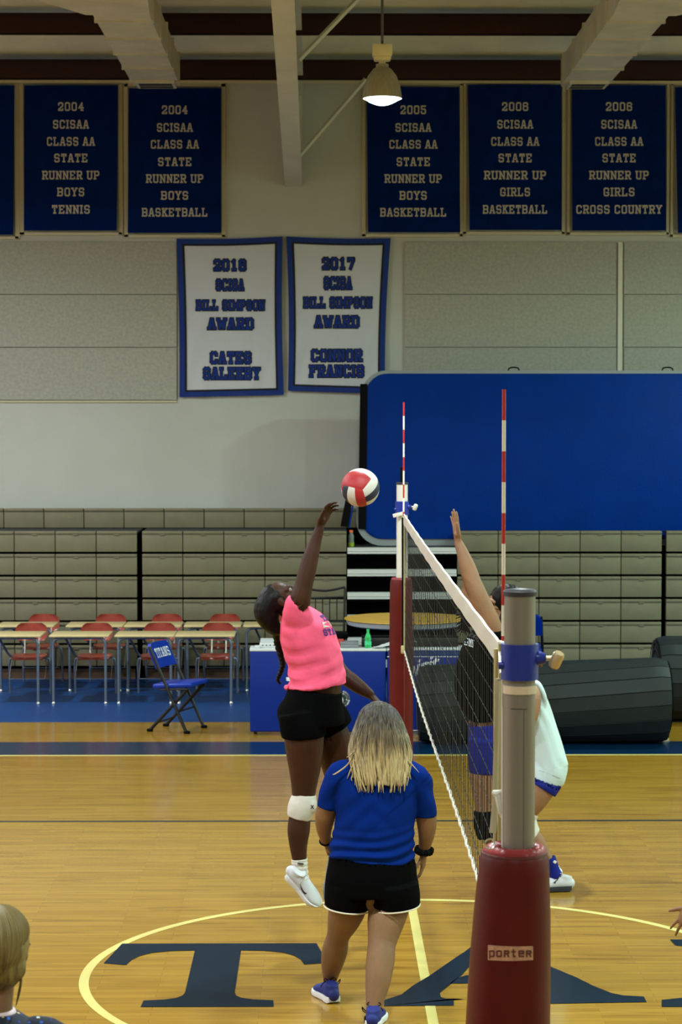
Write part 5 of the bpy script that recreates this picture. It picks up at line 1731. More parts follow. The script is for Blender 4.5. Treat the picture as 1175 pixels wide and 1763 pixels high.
decal(so, 'shoe_emblem', 'ink', [[at(x, y, Y1 - 0.6) for x, y in q] for q in ([sw[0], sw[1], sw[7]], [sw[1], sw[2], sw[6], sw[7]], [sw[2], sw[3], sw[5], sw[6]], [sw[3], sw[4], sw[5]])], so_t, vd, 0.002)
b = MB()
b.tube([J(525, 1366, -.10), J(522.5, 1380, -.10), J(518.5, 1394, -.10), J(514.5, 1409, -.10)], [.064, .074, .075, .065], seg=24, sub=3)
b.ball(J(533, 1386, -.11), (0.045, 0.055, 0.058))
kp = b.grow('knee_pad', 'white_knit', p1, voxel=0.005, smooth=4, wrinkle=lambda p, n: 0.002 * wav(p, 25))
kt = tree_of([kp])
mk = text_polys('X', 538.5, 1384, 6, 7, 1.2)
decal(kp, 'knee_pad_mark', 'ink', [[at(x, y, Y1 - 0.6) for x, y in q] for q in mk], kt, vd, 0.002)
b = MB()
b.tube([J(585, 1352, .14), J(589, 1375, .14), J(594, 1398, .15)], [.068, .076, .066], seg=24, sub=3)
b.grow('knee_pad', 'white_knit', p1, voxel=0.006, smooth=4)
b = MB()
b.tube([J(608, 1470, .195), J(611, 1490, .20), J(613, 1502, .20)], [.047, .043, .043], seg=18, sub=3)
b.grow('sock', 'white_knit', p1, voxel=0.005, smooth=3)
shoe(p1, J(602, 1512, .20), V((0.75, -0.1, -0.65)), V((0.6, 0, 0.75)), 0.245, 'shoe_white')

# ------------------------------------------------------------------ 2. the coach seen from behind
Y2 = 11.0
s2 = sc(Y2)
K = lambda px, py, d=0.0: at(px, py, Y2 + d)
r2 = lambda px: px / s2
org2 = K(640, 1740)
p2 = thing('person', 'woman with long blonde hair in blue T-shirt and black shorts, back turned', 'person', (org2.x, Y2, 0))
b = MB()
tor = [(641, 1530, 62, .11), (641, 1500, 66, .12), (643, 1460, 64, .12), (646, 1420, 63, .13), (648, 1380, 64, .125), (649, 1345, 66, .115), (650, 1322, 52, .085), (652, 1305, 26, .06)]
b.tube([K(x, y) for x, y, _, _ in tor], [(r2(w), d) for _, _, w, d in tor], seg=28, ref=EX, sub=3, round_ends=True)
HC2 = K(652, 1248, 0.05)
b.tube([K(651, 1322, 0.0), K(651, 1295, 0.02), K(652, 1268, 0.04)], [.07, .06, .058], seg=16, round_ends=True)
R2, P2 = head(b, HC2, V((-0.12, 0.97, 0.06)), V((0.0, -0.06, 1)), 0.92)
aL = [(590, 1330, .0, .066), (572, 1365, .02, .058), (563, 1392, .04, .052), (559.5, 1410, .06, .050), (558.5, 1426, .09, .041), (560, 1440, .12, .031), (562, 1449, .14, .027)]
b.tube([K(x, y, d) for x, y, d, _ in aL], [r for *_, r in aL], seg=18, sub=4, round_ends=True)
W = K(562.5, 1450, .14)
hand(b, W, K(567, 1475, .22) - W, V((0.95, 0.1, 0.05)), 1, curl=(18, 20, 22, 24), spread=4, k=0.85)
aR = [(712, 1332, .0, .066), (725, 1365, .02, .058), (732, 1395, .03, .053), (735, 1415, .04, .051), (735, 1435, .05, .043), (732, 1455, .07, .032), (730, 1468, .08, .027)]
b.tube([K(x, y, d) for x, y, d, _ in aR], [r for *_, r in aR], seg=18, sub=4, round_ends=True)
W = K(730, 1470, .08)
hand(b, W, K(728.5, 1500, .10) - W, V((-0.9, 0.35, 0)), -1, curl=(14, 14, 16, 18), spread=5, k=0.82)
lL = [(604, 1530, .0, .10), (599, 1562, .02, .096), (590, 1590, .07, .078), (582.5, 1612, .10, .058), (577, 1636, .14, .066), (572, 1660, .19, .056), (569, 1685, .25, .037), (568, 1700, .28, .032), (568, 1712, .29, .034)]
b.tube([K(x, y, d) for x, y, d, _ in lL], [r for *_, r in lL], seg=22, sub=3, round_ends=True)
lR = [(676, 1528, -.01, .10), (671, 1560, -.035, .101), (664, 1590, -.08, .091), (658, 1625, -.13, .070), (655.5, 1653, -.17, .071), (651, 1690, -.22, .062), (646, 1722, -.26, .046), (642.5, 1745, -.29, .035), (642, 1757, -.30, .036)]
b.tube([K(x, y, d) for x, y, d, _ in lR], [r for *_, r in lR], seg=22, sub=3, round_ends=True)
body2 = b.grow('body', 'skin_fair', p2, voxel=0.005, smooth=5)
face_parts(p2, R2, P2, 0.92)
# T-shirt
b = MB()
sh = [(640, 1478, 74, .158), (641, 1466, 73.5, .156), (643, 1448, 71.5, .15), (646, 1418, 69.5, .146), (648, 1380, 71, .14), (649, 1350, 74, .13), (650, 1330, 66, .105), (651, 1314, 40, .075), (652, 1303, 24, .062)]
b.tube([K(x, y) for x, y, _, _ in sh], [(r2(w), d) for _, _, w, d in sh], seg=36, ref=EX, sub=3)
b.tube([K(612, 1330, 0), K(588, 1337, .005), K(574, 1362, .02), K(566, 1384, .03), K(564.5, 1389.5, .033)], [.07, .076, .067, .058, .057], seg=22, sub=3)
b.tube([K(688, 1330, 0), K(714, 1340, .005), K(725, 1368, .02), K(731, 1397, .03), K(731.7, 1403.5, .033)], [.07, .078, .069, .059, .058], seg=22, sub=3)
def wr2(p, n):
    h = p.z - K(640, 1478).z
    k_ = max(0.0, 1 - h / 0.2)
    side = (p.x - org2.x)
    v = 0.0075 * k_ * math.sin((p.z - 0.22 * side + 0.02 * math.sin(side * 9)) * 120 + 2.5 * wav(p, 5))
    v += 0.004 * (1 - k_) * math.sin((p.z + 0.9 * abs(side)) * 60 + 3 * wav(p, 4, 2)) * max(0, min(1, h / 0.2)) * max(0, 0.5 + wav(p, 4, 8))
    return v + 0.004 * wav(p, 10, 4)
shirt2 = b.grow('shirt', 'blue_cotton', p2, voxel=0.006, smooth=4, wrinkle=wr2)
tuck(body2, shirt2, keep=[(K(562, 1455, .15), .16), (K(728, 1485, .08), .17)])
# shorts
b = MB()
ss = [(641, 1466, 73, .152), (641, 1488, 76.5, .158), (640, 1515, 80, .168), (640, 1538, 80, .165)]
b.tube([K(x, y) for x, y, _, _ in ss], [(r2(w), d) for _, _, w, d in ss], seg=36, ref=EX, sub=3)
b.tube([K(602, 1525, .01), K(599.5, 1548, .01), K(598, 1562, .01)], [(r2(43), .15), (r2(41.5), .145), (r2(40), .14)], seg=26, ref=EX, sub=3)
b.tube([K(679, 1520, -.03), K(681.5, 1545, -.03), K(682, 1561, -.03)], [(r2(43), .15), (r2(43), .145), (r2(41.5), .14)], seg=26, ref=EX, sub=3)
shorts2 = b.grow('shorts', 'black_cloth', p2, voxel=0.006, smooth=9, wrinkle=lambda p, n: 0.004 * wav(p, 12))
tuck(body2, shorts2, keep=[(K(562, 1455, .15), .16), (K(728, 1485, .08), .17)])
tuck(shorts2, shirt2)
def hem_ring(c, a, d, tilt, name, m, z_amp, parent, rr=0.004):
    mb = MB()
    pts = []
    for i in range(41):
        th = 2 * math.pi * i / 40
        pts.append(c + V((a * math.cos(th), d * math.sin(th), tilt * math.cos(th) + z_amp * math.sin(th))))
    mb.tube(pts, rr, seg=6)
    return mb.build(name, m, parent)
hem_ring(K(598, 1562.5, .01), r2(40.2), .141, -0.012, 'hem_trim', 'trim_cream', 0.0, shorts2)
hem_ring(K(682, 1561, -.03), r2(41.7), .141, 0.012, 'hem_trim', 'trim_cream', 0.0, shorts2)
for px, q in ((561, [(566, 1478), (561, 1510), (556.5, 1536), (558, 1550), (562.5, 1545), (565, 1515), (568, 1480)]), (720, [(714.5, 1474), (718, 1502), (722, 1530), (723.5, 1545), (717, 1549), (715, 1520), (712.5, 1478)])):
    mb = MB()
    mb.prism([K(x, y, 0.02) for x, y in q], (0, 0.09, 0))
    mb.build('side_panel', 'grey_panel', shorts2)
# shoes
so2, Q, _ = shoe(p2, V((K(574.5, 1722, .3).x, on_floor(574, 1727).y - 0.01, 0.0)), V((-0.34, 0.94, 0)), EZ, 0.235, 'shoe_blue', lace='black_cloth')
mb = MB()
mb.tube([Q(0.12, -0.012, 0.098), Q(0.12, -0.012, 0.112)], [(0.034, 0.042), (0.033, 0.04)], seg=16)
so3, Q3, _ = shoe(p2, V((K(641, 1760, -.3).x, Y2 - .36, 0.0)), V((0.16, 0.98, 0)), EZ, 0.235, 'shoe_blue', lace='black_cloth')
for q_, (px, py, d) in ((so2, (568, 1707, .285)), (so3, (642, 1754, -.3))):
    b = MB()
    b.tube([K(px, py - 4, d), K(px, py + 8, d)], [.042, .043], seg=18, ref=EX)
    b.grow('sock', 'black_cloth', p2, voxel=0.005, smooth=3)
# looped laces that stick out beside the ankles
for px, py, d, s_, par in ((629, 1738, -.26, -1, so3), (581, 1690, .33, 1, so2)):
    mb = MB()
    mb.tube([K(px + 6 * -s_, py + 8, d), K(px, py + 2, d), K(px + 5 * s_, py - 4, d), K(px + 4 * s_ - s_, py + 3, d), K(px + 6 * -s_, py + 8, d)], 0.0025, seg=6, sub=4)
    mb.build('lace_loop', 'black_cloth', par)
# bracelet and scrunchie are worn: parts
def band(root, c, axis, R_, r_, name, m, bumpy=0.0):
    q = EZ.rotation_difference(axis.normalized()).to_matrix()
    mb = MB()
    pts = [c + q @ V((R_ * math.cos(2 * math.pi * i / 48), R_ * math.sin(2 * math.pi * i / 48), 0)) for i in range(49)]
    mb.tube(pts, [r_ * (1 + bumpy * math.sin(i * 2.6)) for i in range(49)], seg=10)
    return mb.build(name, m, root)
band(p2, K(561.5, 1447.5, .14), K(567, 1475, .22) - K(559.5, 1426, .09), .029, .006, 'bracelet', 'black')
band(p2, K(730.5, 1464, .075), K(728.5, 1500, .10) - K(734, 1440, .05), .033, .016, 'scrunchie', 'black', 0.22)
# hair: cap + drape + strands
M['hair_blonde'] = hair_mat('blonde_dyed_hair', (48, 40, 36), (172, 150, 106), K(650, 1225).z, K(650, 1350).z)
b = MB()
b.ball(P2(0, -0.012, 0.034), (0.084, 0.104, 0.092), rot=R2)
b.tube([K(653, 1240, -.02), K(653, 1270, -.045), K(654, 1300, -.08), K(655, 1318, -.105), K(656, 1332, -.12)], [(r2(34), .085), (r2(41), .066), (r2(44), .046), (r2(41), .03), (r2(34), .014)], seg=24, ref=EX, sub=4, round_ends=True)
hair2 = b.grow('hair', 'hair_blonde', p2, voxel=0.006, smooth=4, wrinkle=lambda p, n: 0.004 * wav(V((p.x, p.y, p.z * 0.15)), 60))
prof_h = [(1211, 4, .03, -.0), (1216, 18, .075, .0), (1228, 30, .10, .0), (1248, 38, .115, -.01), (1272, 46, .11, -.03), (1296, 50, .09, -.05), (1318, 47, .06, -.085), (1338, 43, .035, -.115), (1352, 41, .025, -.13), (1364, 39, .022, -.135)]
rng = random.Random(5)
mb = MB()
for i in range(420):
    ph = rng.uniform(-1, 1)
    end = rng.uniform(0.86, 1.0) if rng.random() < 0.75 else rng.uniform(0.62, 0.9)
    if abs(ph) > 0.75:
        end *= rng.uniform(0.75, 0.96)
    end -= 0.12 * abs(math.sin(round(ph * 9) * 2.1))
    n_ = max(4, int(round(3 + end * (len(prof_h) - 3))))
    jit = rng.uniform(-6.0, 6.0)
    wob = rng.uniform(0, 6.28)
    pts = []
    for k_, (py, w, dep, dy) in enumerate(prof_h[:n_]):
        cl = round(ph * 9) / 9
        a = (ph + (cl - ph) * 0.8 * max(0, k_ - 3) / 6.0) * math.pi / 2 * 0.98
        lx = w * math.sin(a) + jit * (k_ / 9.0) + 1.9 * math.sin(wob + k_ * 0.9)
        cx = 652 + 5 * k_ / 9.0
        d = dy - dep * math.cos(a) * 1.0 + 0.009 * math.sin(wob * 2 + k_ * 1.3)
        pts.append(K(cx + lx, py + rng.uniform(-2, 2), d + 0.01))
    tr0 = rng.uniform(.0025, .0065)
    mb.tube(pts, [tr0 * (0.5 if q == 0 else 1.0 if q < n_ - 2 else 0.7 if q == n_ - 2 else 0.12) for q in range(n_)], seg=5, sub=2)
# flyaway locks over the left shoulder
for pts in ([(612, 1288), (606, 1305), (596, 1319), (578, 1332), (573, 1333)], [(615, 1296), (611, 1310), (603, 1328), (598, 1341)], [(612, 1292), (604, 1300), (597, 1304)], [(690, 1302), (705, 1312), (722, 1330)], [(692, 1312), (704, 1330), (708, 1342)], [(618, 1310), (606, 1338), (607, 1345)]):
    mb.tube([K(x, y, -.10) for x, y in pts], [.004] * (len(pts) - 1) + [.0008], seg=5, sub=4)
mb.build('hair_strands', 'hair_blonde', hair2)

# ------------------------------------------------------------------ 3. the blocker in black
Y3 = 11.75
s3 = sc(Y3)
B = lambda px, py, d=0.0: at(px, py, Y3 + d)
r3 = lambda px: px / s3
org3 = B(845, 1500)
p3 = thing('person', 'jumping blocker in black T-shirt and blue shorts, arms raised behind the net', 'person', (org3.x, Y3, 0))
lat3 = V((-0.1, 1, 0)).normalized()
b = MB()
tor = [(838, 1262, 24, .125), (834, 1238, 31, .152), (830, 1205, 33, .15), (826, 1170, 35, .155), (830, 1135, 34, .165), (840, 1105, 28, .165), (848, 1088, 20, .12)]
b.tube([B(x, y) for x, y, _, _ in tor], [(l, r3(d)) for _, _, d, l in tor], seg=28, ref=lat3, sub=3, round_ends=True)
HC3 = B(866, 1044, .04)
b.tube([B(850, 1095, .02), B(856, 1075, .03), B(862, 1056, .035)], [.062, .055, .055], seg=16, round_ends=True)
R3, P3 = head(b, HC3, V((-0.98, -0.12, 0.12)), V((0.12, 0, 1)), 0.93)
al = [(847, 1090, -.15, .064), (842, 1070, -.17, .058), (832, 1045, -.18, .053), (822, 1022, -.18, .050), (814, 1003, -.17, .048), (806, 978, -.16, .043), (798, 955, -.15, .033), (790.5, 936, -.14, .024)]
b.tube([B(x, y, d) for x, y, d, _ in al], [r for *_, r in al], seg=18, sub=4, round_ends=True)
W = B(789, 931, -.14)
hand(b, W, B(781, 872, -.13) - W, V((-0.93, -0.35, -0.08)), 1, curl=(2, 3, 3, 4), spread=6, k=0.97, thumb=(0.75, 0.5, 0.25))
ar = [(852, 1090, .17, .062), (850, 1062, .20, .055), (842, 1030, .22, .048), (834, 1000, .22, .046), (824, 965, .21, .036), (816, 938, .20, .025)]
# the far arm is bent lower in front of the body, hidden by the near arm and net tape
ar = [(850, 1092, .17, .062), (838, 1084, .24, .054), (824, 1066, .28, .047), (812, 1046, .27, .046), (806, 1022, .25, .036), (804, 1004, .24, .025)]
b.tube([B(x, y, d) for x, y, d, _ in ar], [r for *_, r in ar], seg=18, sub=4, round_ends=True)
W = B(804, 1001, .24)
hand(b, W, B(806, 960, .22) - W, V((-0.9, 0.3, 0)), -1, curl=(3, 3, 4, 5), spread=5, k=0.9)
lg1 = [(840, 1270, -.08, .078), (838, 1300, -.10, .086), (837, 1345, -.10, .082), (838, 1385, -.10, .063), (842, 1420, -.10, .058), (857, 1448, -.10, .060), (878, 1480, -.10, .050), (902, 1516, -.10, .036), (909, 1527, -.10, .036)]
lg2 = [(846, 1270, .08, .078), (850, 1300, .10, .086), (852, 1345, .10, .082), (852, 1385, .10, .063), (857, 1420, .10, .058), (872, 1448, .10, .060), (893, 1480, .10, .050), (917, 1516, .10, .036), (924, 1527, .10, .036)]
for lg in (lg1, lg2):
    b.tube([B(x, y, d) for x, y, d, _ in lg], [r for *_, r in lg], seg=22, sub=3, round_ends=True)
body3 = b.grow('body', 'skin_tan', p3, voxel=0.005, smooth=5)
face_parts(p3, R3, P3, 0.93)
# glasses
g = MB()
for x in (-1, 1):
    c = P3(0.033 * x, 0.1, 0.004)
    g.tube([c + R3 @ V((0.024 * math.cos(2 * math.pi * k_ / 24), 0, 0.019 * math.sin(2 * math.pi * k_ / 24))) for k_ in range(25)], 0.002, seg=6)
    g.tube([P3(0.06 * x, 0.098, 0.008), P3(0.078 * x, 0.05, 0.008), P3(0.08 * x, -0.01, 0.004)], 0.002, seg=6)
g.tube([P3(-0.009, 0.103, 0.008), P3(0.009, 0.103, 0.008)], 0.002, seg=6)
g.build('glasses', 'black', p3)
b = MB()
sh = [(836, 1237, 26, .17), (834, 1225, 33, .175), (829, 1200, 42, .18), (825, 1165, 42.5, .18), (829, 1130, 38, .185), (838, 1106, 32, .182), (846, 1090, 25, .15), (852, 1078, 18, .085)]
b.tube([B(x, y) for x, y, _, _ in sh], [(l, r3(d)) for _, _, d, l in sh], seg=32, ref=lat3, sub=3)
b.tube([B(843, 1110, -.13), B(847, 1095, -.155), B(848.5, 1083, -.165)], [.075, .076, .068], seg=20, sub=2)
b.tube([B(845, 1110, .13), B(847, 1094, .18), B(842, 1085, .22)], [.075, .072, .062], seg=20, sub=2)
shirt3 = b.grow('shirt', 'black_cloth', p3, voxel=0.006, smooth=4, wrinkle=lambda p, n: 0.006 * wav(V((p.x, p.y, p.z * 0.5)), 9) + 0.004 * math.sin(p.z * 55 + 4 * wav(p, 4)) * max(0, wav(p, 3, 3)))
tuck(body3, shirt3)
t3 = tree_of([shirt3])
vd3 = (B(810, 1105) - CAM).normalized()
pl = []
for q in text_polys('ARMY', 808, 1106, 17, 14, 0.8):
    pl.append([at(x, y + (x - 808) * 0.32, Y3 - 0.7) for x, y in q])
decal(p3, 'shirt_lettering', 'white_print', pl, t3, vd3)
pl = []
for q in text_polys('STATE', 816, 1094, 15, 6, 0.8):
    pl.append([at(x, y + (x - 816) * 0.32, Y3 - 0.7) for x, y in q])
decal(p3, 'shirt_lettering', 'grey_panel', pl, t3, vd3)
b = MB()
ss = [(838, 1243, 29.5, .172), (840, 1262, 33, .185), (841, 1280, 33.5, .185)]
b.tube([B(x, y) for x, y, _, _ in ss], [(l, r3(d)) for _, _, d, l in ss], seg=30, ref=lat3, sub=3)
b.tube([B(840, 1275, -.09), B(838, 1305, -.10), B(838, 1330, -.10)], [.108, .098, .091], seg=24, sub=2)
b.tube([B(846, 1275, .09), B(850, 1305, .10), B(852, 1330, .10)], [.108, .098, .091], seg=24, sub=2)
shorts3 = b.grow('shorts', 'blue_spandex', p3, voxel=0.006, smooth=4, wrinkle=lambda p, n: 0.003 * wav(p, 14))
tuck(body3, shorts3)
tuck(shorts3, shirt3)
for lg, d in ((lg1, -.10), (lg2, .10)):
    x = lg[3][0]
    b = MB()
    b.tube([B(x - 0.5, 1394, d), B(x + 1.5, 1418, d), B(x + 6, 1441, d)], [.064, .074, .066], seg=22, sub=3)
    b.ball(B(x - 7, 1418, d), (0.045, 0.055, 0.06))
    b.grow('knee_pad', 'black_cloth', p3, voxel=0.006, smooth=4)
    b = MB()
    b.tube([B(x + 58, 1508, d), B(x + 68, 1524, d), B(x + 73, 1533, d)], [.044, .041, .041], seg=18, sub=2)
    b.grow('sock', 'blue_spandex', p3, voxel=0.005, smooth=3)
    shoe(p3, B(x + 84, 1540, d), V((-0.35, -0.05, -0.94)), V((-0.94, 0, 0.35)), 0.24, 'shoe_white')
b = MB()
b.ball(P3(0, -0.022, 0.036), (0.083, 0.097, 0.092), rot=R3)
b.tube([P3(0, -0.06, 0.03), P3(0, -0.085, -0.03), B(880, 1080, .03), B(878, 1112, .02)], [(.085, .05), (.085, .045), (.085, .035), (.05, .02)], seg=20, ref=lat3, sub=4, round_ends=True)
b.tube([P3(0.07, -0.02, 0.03), P3(0.078, -0.01, -0.04), P3(0.07, 0.0, -0.12), P3(0.06, 0.02, -0.17)], [.026, .032, .03, .015], seg=14, sub=3, round_ends=True)
b.tube([P3(-0.075, -0.02, 0.03), P3(-0.085, -0.01, -0.04), P3(-0.085, 0.01, -0.12), P3(-0.08, 0.02, -0.2)], [.028, .034, .032, .015], seg=14, sub=3, round_ends=True)
hair3 = b.grow('hair', 'hair_black', p3, voxel=0.006, smooth=4, wrinkle=lambda p, n: 0.004 * wav(V((p.x, p.y, p.z * 0.3)), 45))
# hair whipped forward past the raised arm
mb = MB()
rng = random.Random(11)
for i in range(70):
    a0 = rng.uniform(-1, 1)
    e0 = rng.uniform(-1, 1)
    px_e, py_e = 783 + rng.uniform(0, 18), 1070 + 24 * e0
    if rng.random() < 0.3:
        px_e, py_e = 806 + rng.uniform(-6, 6), 1092 + rng.uniform(-6, 6)
    pts = [B(858, 1066 + 6 * a0, .10), B(842, 1062 + 9 * a0, .12), B(822, 1062 + 14 * a0 + 2 * e0, .14), B(803, 1064 + 15 * e0, .15), B(px_e, py_e, .15)]
    mb.tube(pts, [.008, .009, .009, .007, .0015], seg=5, sub=4)
mb.build('loose_lock', 'hair_black', hair3)

# ------------------------------------------------------------------ 4. the crouching player in white
Y4 = 13.85
s4 = sc(Y4)
D = lambda px, py, d=0.0: at(px, py, Y4 + d)
r4 = lambda px: px / s4
org4 = D(940, 1520)
p4 = thing('person', 'player in white tank top crouching behind the near silver net pole', 'person', (org4.x, Y4, 0))
b = MB()
tor = [(945, 1310, 22, .14), (938, 1285, 24, .14), (929, 1255, 25, .14), (919, 1222, 25, .145), (911, 1195, 22, .155), (906, 1178, 15, .12)]
b.tube([D(x, y) for x, y, _, _ in tor], [(l, r4(d)) for _, _, d, l in tor], seg=26, ref=EY, sub=3, round_ends=True)
HC4 = D(892, 1146)
b.tube([D(906, 1185), D(900, 1168), D(895, 1154)], [.06, .055, .055], seg=16, round_ends=True)
R4, P4 = head(b, HC4, V((-0.93, 0, -0.3)), V((-0.3, 0, 0.93)), 0.92)
for s_ in (-1, 1):
    b.tube([D(915, 1192, .16 * s_), D(918, 1206, .2 * s_), D(912, 1240, .22 * s_), D(890, 1255, .2 * s_), D(870, 1248, .16 * s_), D(858, 1244, .14 * s_)], [.055, .052, .044, .042, .032, .025], seg=16, sub=4, round_ends=True)
    W = D(856, 1243, .14 * s_)
    hand(b, W, V((-1, -0.1 * s_, 0.2)), V((0.1, 0, 1)), -1 if s_ < 0 else 1, curl=(14, 14, 14, 14), k=0.9)
leg = [(950, 1322, .085), (940, 1345, .087), (920, 1378, .08), (903, 1405, .062), (910, 1432, .058), (922, 1450, .062), (937, 1475, .05), (952, 1499, .036), (957, 1510, .036)]
b.tube([D(x, y, -.10) for x, y, _ in leg], [r for *_, r in leg], seg=20, sub=3, round_ends=True)
b.tube([D(x - 22 * i / 8.0, y + 2, .14 + 0.01 * i) for i, (x, y, _) in enumerate(leg)], [r for *_, r in leg], seg=20, sub=3, round_ends=True)
b.ball(D(950, 1312, 0), (0.08, 0.12, 0.09))
body4 = b.grow('body', 'skin_tan', p4, voxel=0.006, smooth=5)
face_parts(p4, R4, P4, 0.92)
b = MB()
sh = [(938, 1342, 33, .175), (943, 1325, 35, .178), (944, 1308, 32.5, .172), (940, 1290, 31, .165), (931, 1258, 29.5, .158), (922, 1228, 28, .155), (915, 1208, 27.5, .155), (912, 1196, 22, .135)]
b.tube([D(x, y) for x, y, _, _ in sh], [(l, r4(d)) for _, _, d, l in sh], seg=30, ref=EY, sub=3)
for s_ in (-1, 1):   # shoulder straps
    b.tube([D(937, 1215, .10 * s_), D(936, 1198, .115 * s_), D(931, 1184, .115 * s_), D(924, 1176, .11 * s_), D(914, 1178, .11 * s_), D(905, 1196, .10 * s_)], [(.035, .018)] * 6, seg=12, ref=EY, sub=4, round_ends=True)
top4 = b.grow('tank_top', 'white_jersey', p4, voxel=0.006, smooth=4, wrinkle=lambda p, n: 0.006 * math.sin((p.x * 1.1 + p.z * 0.55) * 75 + 3 * wav(p, 4)) * max(0, 0.35 + wav(p, 3, 2)) * (1.0 if p.z > D(940, 1315).z else 0.3))
b = MB()
b.tube([D(944, 1322), D(942, 1332), D(941, 1339)], [(.15, r4(21)), (.15, r4(22)), (.15, r4(22))], seg=26, ref=EY)
b.tube([D(945, 1332, -.085), D(940, 1344, -.09), D(932, 1357, -.095)], [.10, .106, .103], seg=22, sub=2)
b.tube([D(945, 1326, .085), D(935, 1343, .12), D(924, 1357, .145)], [.104, .107, .103], seg=22, sub=2)
shorts4 = b.grow('shorts', 'blue_spandex', p4, voxel=0.006, smooth=4)
tuck(body4, top4)
tuck(body4, shorts4)
tuck(shorts4, top4)
for i, (ox, d) in enumerate(((0, -.10), (-21, .215))):
    b = MB()
    b.tube([D(944 + ox, 1478 + 2 * i, d), D(953 + ox, 1498 + 2 * i, d), D(959 + ox, 1510 + 2 * i, d)], [.05, .042, .043], seg=18, sub=3)
    sk = b.grow('sock', 'blue_spandex', p4, voxel=0.005, smooth=3)
    MB().box(D(956 + ox, 1484, d - .05), (0.02, 0.006, 0.018), rot=Matrix.Rotation(0.6, 3, 'Y'), bevel=0.003).build('sock_mark', 'white_print', sk)
    b = MB()
    b.tube([D(912 + ox * 0.75, 1395, d), D(904 + ox * 0.75, 1410, d), D(912 + ox * 0.75, 1432, d), D(920 + ox * .75, 1440, d)], [.068, .074, .066, .062], seg=20, sub=3)
    b.grow('knee_pad', 'white_knit', p4, voxel=0.006, smooth=4)
    hx = D(977 + ox, 1520, d).x
    so4, Q4, _ = shoe(p4, V((hx + 0.018, Y4 + d, 0.002)), V((-1, -0.12 if i == 0 else 0.05, 0)), EZ, 0.25, 'shoe_white', sole='sole_dark')
    if i == 0:
        ts = tree_of([so4])
        v4 = (D(960, 1520) - CAM).normalized()
        pl = []
        for q in ([(952, 1521), (956, 1520), (965, 1510), (963, 1510)], [(952, 1514), (961, 1513), (966, 1509), (961, 1511)], [(953, 1518), (956, 1522), (958, 1519)]):
            pl.append([at(x, y, Y4 - 0.8) for x, y in q])
        decal(so4, 'shoe_emblem', 'ink', pl, ts, v4, 0.002)
b = MB()
b.ball(P4(0, -0.022, 0.036), (0.083, 0.097, 0.092), rot=R4)
b.tube([P4(0, -0.1, 0.05), P4(0, -0.14, 0.02), P4(0, -0.15, -0.05)], [.03, .035, .012], seg=14, sub=3, round_ends=True)
b.grow('hair', hair_mat('light_brown_hair', (44, 30, 18), (92, 66, 38), 1.2, 1.6), p4, voxel=0.006, smooth=4)
# small tie tail at the back seam of the tank top
MB().tube([D(941, 1212, -.02), D(945, 1216, -.03), D(947.5, 1221, -.03), D(944, 1218, -.03)], 0.008, seg=6, sub=3).build('hair_tie', 'brass', p4)

# ------------------------------------------------------------------ 5. spectator at the bottom left
Y5 = 5.6
s5 = sc(Y5)
E = lambda px, py, d=0.0: at(px, py, Y5 + d)
r5 = lambda px: px / s5
org5 = E(-8, 1700)
p5 = thing('person', 'spectator with tied blonde hair and speckled navy top, cut off at bottom left', 'person', (org5.x, Y5, 0))
b = MB()
zsh = E(0, 1745).z
ctr5 = org5.x
def C5(x, z, d=0.0):
    return V((ctr5 + x, Y5 + d, z))
b.tube([C5(0, 0.86), C5(0, 1.0), C5(0, 1.15), C5(0, 1.3), C5(0, zsh - 0.02)], [(.165, .12), (.145, .105), (.155, .11), (.155, .10), (.07, .06)], seg=26, ref=EX, sub=3)
HC5 = E(-6, 1640, .03)
b.tube([C5(0, zsh - 0.06), C5(0.0, zsh + 0.02), HC5 + V((0, -0.01, -0.06))], [.05, .044, .05], seg=18, sub=3, round_ends=True)
R5, P5 = head(b, HC5, V((-0.25, 0.96, 0.02)), V((-0.03, 0, 1)), 0.92)
for s_ in (-1, 1):
    b.tube([C5(.12 * s_, zsh - 0.13), C5(.18 * s_, zsh - 0.2), C5(.215 * s_, 1.12), C5(.23 * s_, 0.98, .02), C5(.22 * s_, 0.85, .06), C5(.21 * s_, 0.76, .09)], [.035, .04, .045, .042, .033, .025], seg=16, sub=4, round_ends=True)
    hand(b, C5(.21 * s_, 0.75, .09), V((0, 0.15, -1)), V((-s_, 0, 0)), s_, curl=(16, 16, 18, 20), k=0.88)
    b.tube([C5(.09 * s_, 0.86), C5(.095 * s_, 0.68, .01), C5(.09 * s_, 0.47, .015), C5(.092 * s_, 0.32, -.01), C5(.09 * s_, 0.1, -.01), C5(.09 * s_, 0.06, -.01)], [.105, .09, .06, .06, .036, .036], seg=20, sub=3, round_ends=True)
body5 = b.grow('body', 'skin_fair', p5, voxel=0.006, smooth=5)
face_parts(p5, R5, P5, 0.92)

